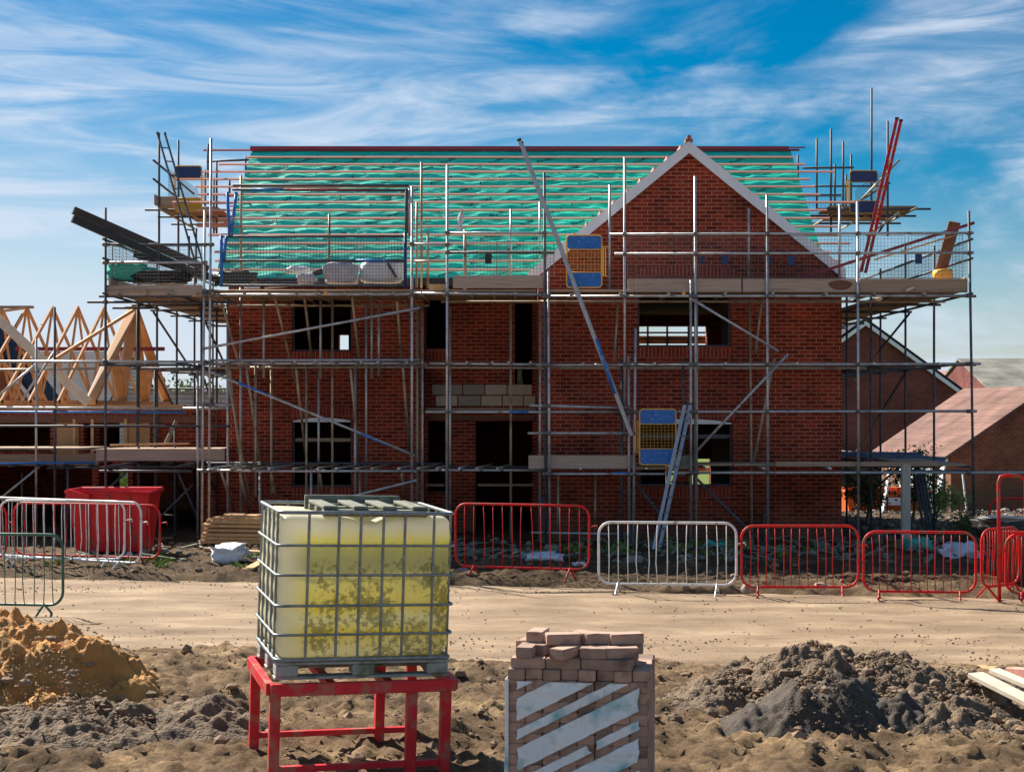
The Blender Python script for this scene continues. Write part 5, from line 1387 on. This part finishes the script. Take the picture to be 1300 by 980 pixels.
def cloth(px0, px1, pyt, pyb, Y, mat, label, cat, seed, hgt=None, name='plastic_sheet'):
    x0 = W(px0, 0, Y).x; x1 = W(px1, 0, Y).x; zt = W(0, pyt, Y).z; zb = W(0, pyb, Y).z
    dp = (x1 - x0) * .6
    m2 = MB().grid(30, 20, lambda u, v: (x0 + (x1 - x0) * u + .05 * N((u * 4, v * 4, seed), 1), Y - dp / 2 + dp * v + .06 * N((u * 3, v * 3, seed + 5), 1),
        zb + (zt - zb) * max(0, (1 - (abs(u * 2 - 1) ** 1.6)) * (1 - abs(v * 2 - 1) ** 2) * (.75 + .6 * N((u * 5, v * 5, seed), 1)) + .1 * N((u * 12, v * 12, seed), 1))))
    return tag(m2.build(name, mat, origin='base', smooth=True), label, cat)
bag('sack', 290, 704, 24.2, .52, .45, .3, 'sack', 'white plastic sack lying on the mud left of the tank', 'sack', 27, amp=.7, freq=2.4)
bag('plastic_sheet', 690, 709, 24.4, .6, .5, .2, 'sheet_blue', 'pale blue plastic sheet crumpled at the foot of the pole pair', 'sheet', 33, amp=.8, freq=2.8)
bag('plastic_sheet', 1216, 704, 25.0, .62, .5, .36, 'sheet_blue', 'shiny pale blue sheet slumped behind the red barriers at the right', 'sheet', 22, amp=.7, freq=2.6)
bag('plastic_sheet', 1167, 693, 26.0, .45, .4, .28, 'teal_net', 'teal sheet on the ground right of the grey timber post', 'sheet', 24, amp=.6, freq=2.6)
bag('scrap', 736, 716, 23.4, .2, .2, .06, 'sack', 'small white scrap in the mud behind the right end of the red centre barrier', 'scrap', 36, amp=.7)
cloth(158, 172, 700, 709, 25.0, 'sheet_blue', 'small blue scrap under the red skip', 'scrap', 7, name='scrap')
cloth(1168, 1185, 752, 762, 20.9, 'sack', 'flat pale scrap in the mud at the front of the right barriers', 'scrap', 8, name='scrap')
cloth(880, 940, 684, 700, 27.0, 'teal_net', 'green netting lying along the foot of the brick gable', 'netting', 11, name='netting')
for px, py, s, la in ((950, 752, .11, 'rounded pale stone at the foot of the white barrier'), (588, 730, .12, 'stone under the left foot of the red centre barrier'), (1042, 748, .1, 'grey stone under the red barrier right of the white one'), (700, 700, .14, 'rubble block at the base of the pole pair'), (805, 716, .16, 'concrete block supporting the pole behind the white barrier'), (868, 714, .14, 'flat concrete pad behind the right half of the white barrier')):
    Y = F * (H - .03) / (py - 520); p = W(px, py, Y)
    tag(lumpy((p.x, p.y, .05 + s * .25), (s * 1.8, s * 1.5, s), int(px), amp=.3).build('stone', 'stone', origin='base', smooth=True), la, 'stone')
# scatter of rubble and offcuts under the scaffold: uncountable litter
m2 = MB()
for k in range(900):
    y = rnd.uniform(24.2, 28.1); x = rnd.uniform(-7.5, 11)
    if rnd.random() < .75 and N((x, y, 5), .8) < 0: continue
    z = ground_z(x, y); s = rnd.uniform(.02, .09); a = rnd.random() * 3.14
    if rnd.random() < .55: clod(m2, x, y, z + s * .3, s)
    else:
        l = rnd.uniform(.08, .35); m2.bar((x - l * math.cos(a), y - l * math.sin(a), z + .03), (x + l * math.cos(a), y + l * math.sin(a), z + .03 + rnd.uniform(0, .1)), .03 + s * .5, .02)
tag(m2.build('site_rubble', 'weathered'), kind='stuff')
m2 = MB()
for k in range(1500):
    y = rnd.uniform(28, 44); x = rnd.uniform(6.8, 16)
    clod(m2, x, y, ground_z(x, y) + .02, min(.14, rnd.paretovariate(2) * .025))
tag(m2.build('brick_rubble', 'stone'), kind='stuff')

# grey timber post, leaning tubes, white stack at the right
p = W(1150, 590, 26.4); q = W(1149.5, 735, 26.4); q.z = .05
plank('timber_post', q, p, .15, .12, 'grey_post', 'thick grey timber post standing under the right end of the scaffold', 'post', up=(0, 1, 0))
GT = 'tubes leaning against the right scaffold'
for k, (a0, b0, a1, b1) in enumerate(((1160, 598, 1175, 684), (1164, 596, 1180, 684), (1168, 598, 1184, 684), (1172, 597, 1188, 684), (1142, 600, 1160, 680))):
    o = MB().tube(W(a1, b1, 29.2), W(a0, b0, 29.6), .03).build('loose_tube', 'tube_dark', origin='base')
    tag(o, 'dark tube of the bundle leaning right of the grey timber post' if k < 4 else 'single dark tube leaning left of the leaning bundle', 'tube', GT if k < 4 else None)
for k in range(5):
    y = 35.8 + k * .22
    plank('white_board', (W(1190, 0, y).x, y, W(0, 658, 36.5).z + .0), (W(1240, 0, y).x, y, W(0, 659, 36.5).z), .2, .1, 'white_verge', 'long white board in the flat stack before the brown garage', 'board', 'white boards stacked before the garage')
for k in range(5):
    y = 35.8 + k * .22
    plank('white_board', (W(1196, 0, y).x, y, W(0, 664, 36.5).z), (W(1238, 0, y).x, y, W(0, 665, 36.5).z), .2, .12, 'weathered', 'grey board under the flat white stack before the brown garage', 'board', 'grey boards under the white stack')
plank('white_board', (9.9, 34.4, -.3), (10.3, 34.8, 1.25), .4, .04, 'white_verge', 'bright white sheet leaning among the shrubs right of the timber post', 'panel', up=(1, 0, 0))
plank('white_board', (9.2, 36.4, -.3), (9.5, 36.6, 1.15), .25, .04, 'white_verge', 'narrow white sheet standing behind the timber post', 'panel', up=(1, 0, 0))
plank('pole_prop', W(1228, 655, 40), W(1222, 600, 41), .05, .05, 'tube', 'thin pole leaning against the brown garage wall', 'pole')

# ============================================================ HEAPS
def heap(name, blobs, x0, x1, y0, y1, mat, label, lump=.08, freq=2.2, seed=0, step=.022, ridge=.0):
    m2 = MB(); nx = int((x1 - x0) / step); ny = int((y1 - y0) / step)
    def fn(u, v):
        x = x0 + (x1 - x0) * u; y = y0 + (y1 - y0) * v
        wx = x + .12 * N((x, y, seed + 9), 1.7); wy = y + .12 * N((x, y, seed + 19), 1.7)
        h = 0
        for bx, by, bh, br in blobs:
            d = math.hypot(wx - bx, (wy - by) * 1.0) / br
            h = max(h, bh * (1 - d) if d > .25 else bh * (.8 - d * d * .8 + .0))
        env = min(1, h / .15) if h > 0 else 0
        vd_ = noise.voronoi(Vector((x, y, seed)) * 9)[0][0]
        rgh = lump * (.9 * max(0, .5 - vd_) + FR((x, y, seed), freq, 5) + .5 * abs(FR((x, y, seed + 3), freq * 2.7, 4)) + .6 * abs(N((x, y * 1.1, seed + 4), freq * 1.4)))
        e = min(u, 1 - u, v, 1 - v)
        z = h + rgh * env
        if h <= .02: z = -.12
        return (x, y, z + ground_z(x, y) * .3 if z > -.1 else ground_z(x, y) - .1)
    m2.grid(nx, ny, fn)
    o = m2.build(name, mat, origin='base', smooth=True)
    return tag(o, label, 'heap')
heap('sand_heap', [(-5.6, 13.6, .92, 1.9), (-4.95, 13.4, .74, 1.4), (-4.2, 13.15, .60, 1.15), (-3.78, 12.95, .58, .7), (-3.45, 12.8, .28, .5), (-4.6, 12.7, .42, .9)], -7.4, -2.7, 11.6, 15.4, 'sand', 'orange-brown sand heap at the left edge of the photo', lump=.14, freq=2.6, seed=3)
heap('soil_heap', [(2.62, 12.7, .54, 1.15), (3.2, 12.55, .47, 1.1), (3.75, 12.4, .34, .9), (2.0, 12.6, .30, .8), (4.2, 12.2, .22, .7), (1.6, 12.3, .16, .7), (3.2, 11.8, .26, 1.2)], .9, 5.0, 10.9, 14.0, 'soil_heap', 'broad grey-brown soil heap at the lower right', lump=.095, freq=3.8, seed=31)
heap('gravel_heap', [(2.25, 11.5, .48, .6), (2.6, 11.5, .5, .62), (2.9, 11.45, .36, .55), (1.95, 11.45, .3, .5)], 1.3, 3.7, 10.6, 12.2, 'gravel', 'dark gravel heap in front of the grey-brown soil heap', lump=.07, freq=3.6, seed=50, step=.018)
heap('soil_heap', [(-3.3, 11.3, .30, 1.0), (-2.5, 11.5, .22, .8), (-4.3, 11.2, .3, 1.0)], -5.4, -1.6, 10.3, 12.4, 'soil_heap', 'low grey ridge of soil in front of the sand heap', lump=.1, freq=2.6, seed=71)
m2 = MB()
for k in range(4200):
    hx, hy, s0 = rnd.choice([(2.7, 12.45, .9), (3.4, 12.3, .8), (2.2, 12.6, .7), (3.0, 12.3, 1.2), (2.5, 11.5, .7), (-4, 12.3, 1.0), (-3, 11.6, 1.0)])
    x = rnd.gauss(hx, s0 * .5); y = rnd.gauss(hy, s0 * .45)
    if y > 13.6 or abs(x) > 5.2 or y < 10.6: continue
    # height of the heaps here
    h = 0
    for bx, by, bh, br in ((2.62, 12.7, .54, 1.15), (3.2, 12.55, .47, 1.1), (3.75, 12.4, .34, .9), (2.0, 12.6, .30, .8), (3.2, 11.8, .26, 1.2), (-4.2, 13.15, .72, 1.25), (-3.3, 11.3, .3, 1.0), (-4.3, 11.2, .3, 1.0), (2.4, 11.43, .54, .6)):
        h = max(h, bh * (1 - math.hypot(x - bx, y - by) / br))
    clod(m2, x, y, h + .02 + ground_z(x, y) * .4, min(.055, rnd.paretovariate(2.5) * .0085))
tag(m2.build('heap_clods', 'clod'), kind='stuff')
plank('plank', W(1262, 851, 12.35), W(1312, 872, 11.9), .11, .04, 'pale_plank', 'upper of two pale planks lying on the heap at the lower right corner', 'plank')
plank('plank', W(1238, 856, 12.2), W(1312, 893, 11.6), .16, .04, 'pale_plank', 'wider lower pale plank at the lower right corner', 'plank')
plank('plank', W(1284, 854, 12.75), W(1325, 858, 12.4), .12, .1, 'batten', 'short pinkish block of timber at the right edge above the planks', 'plank')
plank('plank', (4.6, 14.4, .05), (5.6, 14.0, .06), .2, .03, 'timber', 'thin tan board on the road edge at the lower right', 'plank')

# ============================================================ WATER TANK ON ITS RED STAND
rotm = Matrix.Rotation(R(1.8), 4, 'Y') @ Matrix.Rotation(R(17), 4, 'Z')
tk = thing('water_tank', (-1.157, 10.39, .776), 'caged plastic water tank, cloudy white stained with yellow-green algae, on the red stand', 'tank', world=False)
tk.rotation_euler = rotm.to_euler()
LX, LY = .6, .5
def rbox(u, v, hx, hy, z0, z1, r):
    pass
def bottle_mesh():
    bm = bmesh.new(); bmesh.ops.create_cube(bm, size=2)
    bmesh.ops.subdivide_edges(bm, edges=bm.edges, cuts=26, use_grid_fill=True)
    hx, hy, hz, r = .588, .488, .483, .075; cz = .14 + hz
    mb = MB()
    for v in bm.verts:
        p = Vector((v.co.x * hx, v.co.y * hy, v.co.z * hz))
        q = Vector((max(-hx + r, min(hx - r, p.x)), max(-hy + r, min(hy - r, p.y)), max(-hz + r, min(hz - r, p.z))))
        d = p - q
        # remap the cube border region onto a rounded one
        if d.length > 1e-6:
            n = Vector((d.x, d.y, d.z)); p = q + n.normalized() * r
        # top falls towards the rims, with a dip at the middle of the front
        t = max(0, (p.z - hz * .8) / (hz * .2))
        ex = abs(p.x) / hx
        p.z -= t * (.035 * math.exp(-((p.x - .02) / .09) ** 2) * (1 if p.y < 0 else .2) + .02 * math.exp(-((p.x + .02) / .3) ** 2))
        # bands pressed in between the cage rings, slight bulges in the panels
        bul = .008 * math.cos(p.z * 2 * math.pi / .24 + .6) + .006 * N((p.x * 3, p.y * 3, p.z * 3), 1)
        if abs(p.y) > hy * .8: p.y += math.copysign(bul, p.y)
        if abs(p.x) > hx * .8: p.x += math.copysign(bul, p.x)
        p.z += cz
        mb.v.append(tuple(p))
    for f in bm.faces: mb.f.append(tuple(v.index for v in f.verts)); mb.m.append(0)
    bm.free(); return mb
bo = bottle_mesh().build('bottle', 'bottle', tk, smooth=True)
MB().tube((0, 0, 1.07), (0, 0, 1.115), .09, n=20).build('lid', 'black_plastic', bo)
cr_ = .0095
def ring(z, r_=cr_, ext=0.0):
    e = ext
    pts = []
    for cx, cy, a0 in ((LX - .05, LY - .05, 0), (-LX + .05, LY - .05, 90), (-LX + .05, -LY + .05, 180), (LX - .05, -LY + .05, 270)):
        for i in range(5):
            a = R(a0 + 22.5 * i); pts.append((cx + .05 * math.cos(a) + math.copysign(e, cx), cy + .05 * math.sin(a) + math.copysign(e, cy), z))
    return MB().path(pts, r_, n=8, closed=True)
for z in (.305, .50, .705, .905): ring(z, ext=.012).build('cage_ring', 'cage', tk, smooth=True)
ring(1.125, .013).build('cage_top_rail', 'cage', tk, smooth=True)
ring(.135, .014).build('cage_base_rail', 'cage', tk, smooth=True)
fx = [-.6 + 1.2 * t for t in (.165, .335, .46, .59, .715, .885)]
for x in fx:
    for y in (-LY, LY): MB().tube((x, y, .13), (x, y, 1.125), cr_ * 1.05).build('cage_bar', 'cage', tk)
for y in (-.41, -.22, 0, .22, .41):
    for x in (-LX, LX): MB().tube((x, y, .13), (x, y, 1.125), cr_ * 1.05).build('cage_bar', 'cage', tk)
pal = MB(); pal.box(-.6, .6, -.5, .5, .10, .122); pal.build('tray', 'pallet_plastic', tk, bevel=.006)
for x in (-.52, 0, .52):
    for y in (-.42, 0, .42): MB().box(x - .075, x + .075, y - .075, y + .075, .02, .099).build('pallet_block', 'pallet_plastic', tk, bevel=.01)
for y in (-.42, 0, .42): MB().box(-.6, .6, y - .06, y + .06, .0, .019).build('pallet_runner', 'pallet_plastic', tk, bevel=.004)
# grey slab of ducting on top
gp = thing('pallet', (-1.0, 10.4, 1.89), 'weathered grey plastic pallet lying flat on top of the water tank', 'pallet', world=False)
gp.rotation_euler = rotm.to_euler()
zt = .0
for y in (-.30, .0, .3): MB().box(-.36, .36, y - .05, y + .05, zt, zt + .045).build('runner', 'weathered', gp, bevel=.006)
for x in (-.31, -.1, .1, .31): MB().box(x - .05, x + .05, -.33, .33, zt + .047, zt + .07).build('deck_slat', 'weathered', gp, bevel=.006)
gp.location = (-1.03, 10.28, 1.872)
MB().box(-.38, .32, .34, .38, -.02, .10).build('edge_board', 'weathered', gp, bevel=.006)
# stand
stn = thing('tank_stand', (-1.157, 10.39, .77), 'bright red steel frame stand under the water tank', 'stand', world=False)
stn.rotation_euler = Matrix.Rotation(R(17), 4, 'Z').to_euler()
stn.rotation_euler = (Matrix.Rotation(R(1.5), 4, 'Y') @ Matrix.Rotation(R(17), 4, 'Z')).to_euler()
sx, sy = .635, .55
for y in (-sy, sy): MB().box(-sx, sx, y - .025, y + .025, -.085, -.004).build('rail', 'red_steel', stn, bevel=.003)
for x in (-sx, sx): MB().box(x - .025, x + .025, -sy + .026, sy - .026, -.085, -.004).build('rail', 'red_steel', stn, bevel=.003)
for x in (-sx + .035, sx - .06, .335):
    for y in (-sy + .03, sy - .03): MB().box(x - .035, x + .035, y - .035, y + .035, -.80, -.0855).build('leg', 'red_steel', stn, bevel=.003)
for y in (-sy + .03, sy - .03): MB().box(-sx + .071, sx - .096, y - .02, y + .02, -.6, -.56).build('brace_bar', 'red_steel', stn)
for x in (-.2, .2): MB().box(x - .03, x + .03, -sy + .026, sy - .026, -.08, -.03).build('cross_bar', 'red_steel', stn)

# ============================================================ PALLET OF BLOCK PAVERS
# local frame: origin at the pack's front left corner on the ground
PO = W(644.5, 0, 8.36); prot = Matrix.Rotation(R(-8), 3, 'Z')
def PL(x, y, z): v = prot @ Vector((x, y, 0)); return Vector((PO.x + v.x, PO.y + v.y, z))
pav_me = {}
def paver_mesh(mat):
    if mat in pav_me: return pav_me[mat]
    bm = bmesh.new(); bmesh.ops.create_cube(bm, size=1)
    bmesh.ops.scale(bm, vec=(.198, .098, .060), verts=bm.verts)
    bmesh.ops.bevel(bm, geom=[e for e in bm.edges], offset=.004, segments=2, affect='EDGES')
    me = bpy.data.meshes.new('paver'); bm.to_mesh(me); bm.free(); me.materials.append(MATS[mat]); pav_me[mat] = me; return me
def paver(x, y, z, rz, label, group, tilt=(0, 0)):
    o = bpy.data.objects.new('paver', paver_mesh(rnd.choice(['paver_red', 'paver_brown', 'paver_red'])))
    COL.objects.link(o); o.location = PL(x, y, z); o.rotation_euler = (R(tilt[0] + rnd.gauss(0, .4)), R(tilt[1] + rnd.gauss(0, .4)), R(-8 + rz + rnd.gauss(0, .8)))
    return tag(o, label, 'paving block', group)
ZT = 1.055   # top of the wrapped part
for r_ in range(9):
    z = ZT - .03 - r_ * .061
    for i in range(8):
        if r_ == 0: la, gr = 'block in the course just under the striped wrapping edge of the paver pack', 'wrapped pavers, top course'
        else: la, gr = 'block of the lower courses of the paver pack behind the striped wrapping', 'wrapped pavers, lower courses'
        paver(.05 + i * .1, .10, z, 90, la, gr)
m2 = MB()
for r_ in range(14):
    for i in range(8):
        for k in range(1, 5):
            if r_ < 9 or k >= 0:
                c = PL(.05 + i * .1, .10 + k * .2, ZT - .03 - r_ * .061); h = prot @ Vector((.049, 0, 0)); w_ = prot @ Vector((0, .098, 0)); u = Vector((0, 0, .0295))
                m2.quadbox([c - h - w_ - u, c + h - w_ - u, c + h + w_ - u, c - h + w_ - u, c - h - w_ + u, c + h - w_ + u, c + h + w_ + u, c - h + w_ + u])
for r_ in range(9, 14):
    for i in range(8):
        c = PL(.05 + i * .1, .10, ZT - .03 - r_ * .061); h = prot @ Vector((.049, 0, 0)); w_ = prot @ Vector((0, .098, 0)); u = Vector((0, 0, .0295))
        m2.quadbox([c - h - w_ - u, c + h - w_ - u, c + h + w_ - u, c - h + w_ - u, c - h - w_ + u, c + h - w_ + u, c + h + w_ + u, c - h + w_ + u])
tag(m2.build('pavers', 'paver_brown'), kind='stuff')
for i in range(8):
    for k in range(3): paver(.05 + i * .102, .09 + k * .2 + .02 * (i % 2), ZT + .031, 90, 'block laid end-on in the even course right above the striped wrapping', 'pavers, even course above the wrapping')
for i in range(3): paver(.115 + i * .203, .06, ZT + .092, 0, 'block laid lengthwise at the front of the second course from above the wrapping', 'pavers, lengthwise course')
paver(.665, .1, ZT + .092, 90, 'end-on block closing the right end of the lengthwise course', None)
for i in range(7): paver(.08 + i * .1, .28, ZT + .092, 90, 'block behind the lengthwise course of the paver pack', 'pavers, behind the lengthwise course')
top = [(.10, .10, 1, 88, 'block at the left end of the loose top layer, end facing out', (0, 0)), (.20, .2, 1, 60, 'dark block tucked behind the left end block of the loose layer', (0, 0)), (.33, .06, 1, 62, 'block turned askew at the front middle of the loose layer', (0, 0)),
       (.46, .12, 1, 90, 'left one of a pair of upright end-on blocks in the loose layer', (0, 0)), (.515, .11, 1, 90, 'right one of the pair of end-on blocks in the loose layer', (0, 0)),
       (.64, .10, 1, 12, 'block at the right end of the loose layer facing out', (0, 0)), (.66, .26, 1, 8, 'block behind the right end block of the loose layer', (0, 0)),
       (.30, .17, 2, 14, 'topmost long block lying slantwise at the left of the pack top', (0, 0)), (.42, .24, 2, -50, 'topmost block turned corner-out beside the slantwise one', (0, 0)),
       (.50, .22, 2, 6, 'thin-looking block across the pair on the top of the pack', (0, 0)), (.66, .23, 2, 20, 'topmost block at the right end of the pack', (0, 0)), (.14, .28, 2, 85, 'topmost block at the back left of the pack', (0, 0)), (.08, .33, 1, 80, 'block at the far back left of the loose layer', (0, 0)), (.35, .33, 1, 0, 'block at the back middle of the loose layer', (0, 0)), (.52, .35, 1, 0, 'block at the back right of the loose layer', (0, 0))]
for x, y, lv, rz, la, tl_ in top: paver(x, y, ZT + .092 + .0615 * lv, rz, la, None, tl_)
o = thing('pallet', PL(.4, .5, 0), 'timber pallet carrying the pack of block pavers', 'pallet', world=False); o.rotation_euler = (0, 0, R(-8))
for y in (-.4, 0, .4): MB().box(-.42, .42, y - .05, y + .05, .03, .13).build('bearer', 'board', o)
for x in (-.36, -.18, 0, .18, .36): MB().box(x - .05, x + .05, -.48, .48, .132, .15).build('slat', 'board', o)
MB().box(-.38, .38, -.45, .45, .152, .2).build('slat', 'board', o)
# striped film: white slanting bands across the front face
def wp(px, py, d=-.006):
    Yf = 8.36
    # intersect with the front face of the pack
    x = (px - 650) / F; n = prot @ Vector((0, 1, 0)); t = (PO.x * n.x + PO.y * n.y) / (x * n.x + n.y)
    return Vector((x * t, t, H + (520 - py) * t / F)) + n * d
fw = thing('striped_wrapping', PL(.4, -.01, .5), 'white film with slanting stripes wrapped round the front of the paver pack', 'wrapping')
def striped_film():
    # wrinkled polythene: only the opaque white bands of the print are built, the rest of the film is clear
    m3 = MB(); nx_, nz_ = 200, 190; x0, x1, z0, z1 = .045, .765, .16, ZT - .008
    idx = {}
    def vid(i, j):
        if (i, j) not in idx:
            x = x0 + (x1 - x0) * i / nx_; z = z0 + (z1 - z0) * j / nz_
            w_ = .010 + .007 * N((x * 7, z * 16, 2), 1) + .004 * abs(N((x * 22 + z * 14, z * 9 - x * 12, 5), 1)) + .003 * N((x * 45, z * 45, 8), 1)
            p = PL(x, 0, z) - (prot @ Vector((0, 1, 0))) * w_
            idx[(i, j)] = len(m3.v); m3.v.append(tuple(p))
        return idx[(i, j)]
    for i in range(nx_):
        for j in range(nz_):
            x = x0 + (x1 - x0) * (i + .5) / nx_; z = z0 + (z1 - z0) * (j + .5) / nz_
            q = ((ZT - z) + x * .52 + .003 * N((x * 20, z * 20, 1), 1) - .03) % .285
            inb = q < .055 or .105 < q < .235
            edge = x < x0 + .008 + .02 * abs(N((z * 9, 0, 3), 1)) or x > x1 - .01 - .02 * abs(N((z * 9, 4, 3), 1))
            if inb and not edge and N((x * 5, z * 5, 30), 1) > -.62:
                m3.f.append((vid(i, j), vid(i + 1, j), vid(i + 1, j + 1), vid(i, j + 1))); m3.m.append(0)
    return m3.build('film', 'wrap_white', fw, smooth=True)
striped_film()
MB().poly([wp(642, 862, .0), wp(646, 861, -.012), wp(646, 985, -.012), wp(640, 985, .0)], -.004, prot @ Vector((0, 1, 0))).build('film_edge', 'wrap_white', fw, fix=True)
sd = [PL(-.012, .0, ZT + .0), PL(-.012, .9, ZT + .0), PL(-.012, .9, .3), PL(-.012, .0, .3)]
MB().poly(sd, .004, prot @ Vector((-1, 0, 0))).build('film_side', 'wrap_white', fw, fix=True)
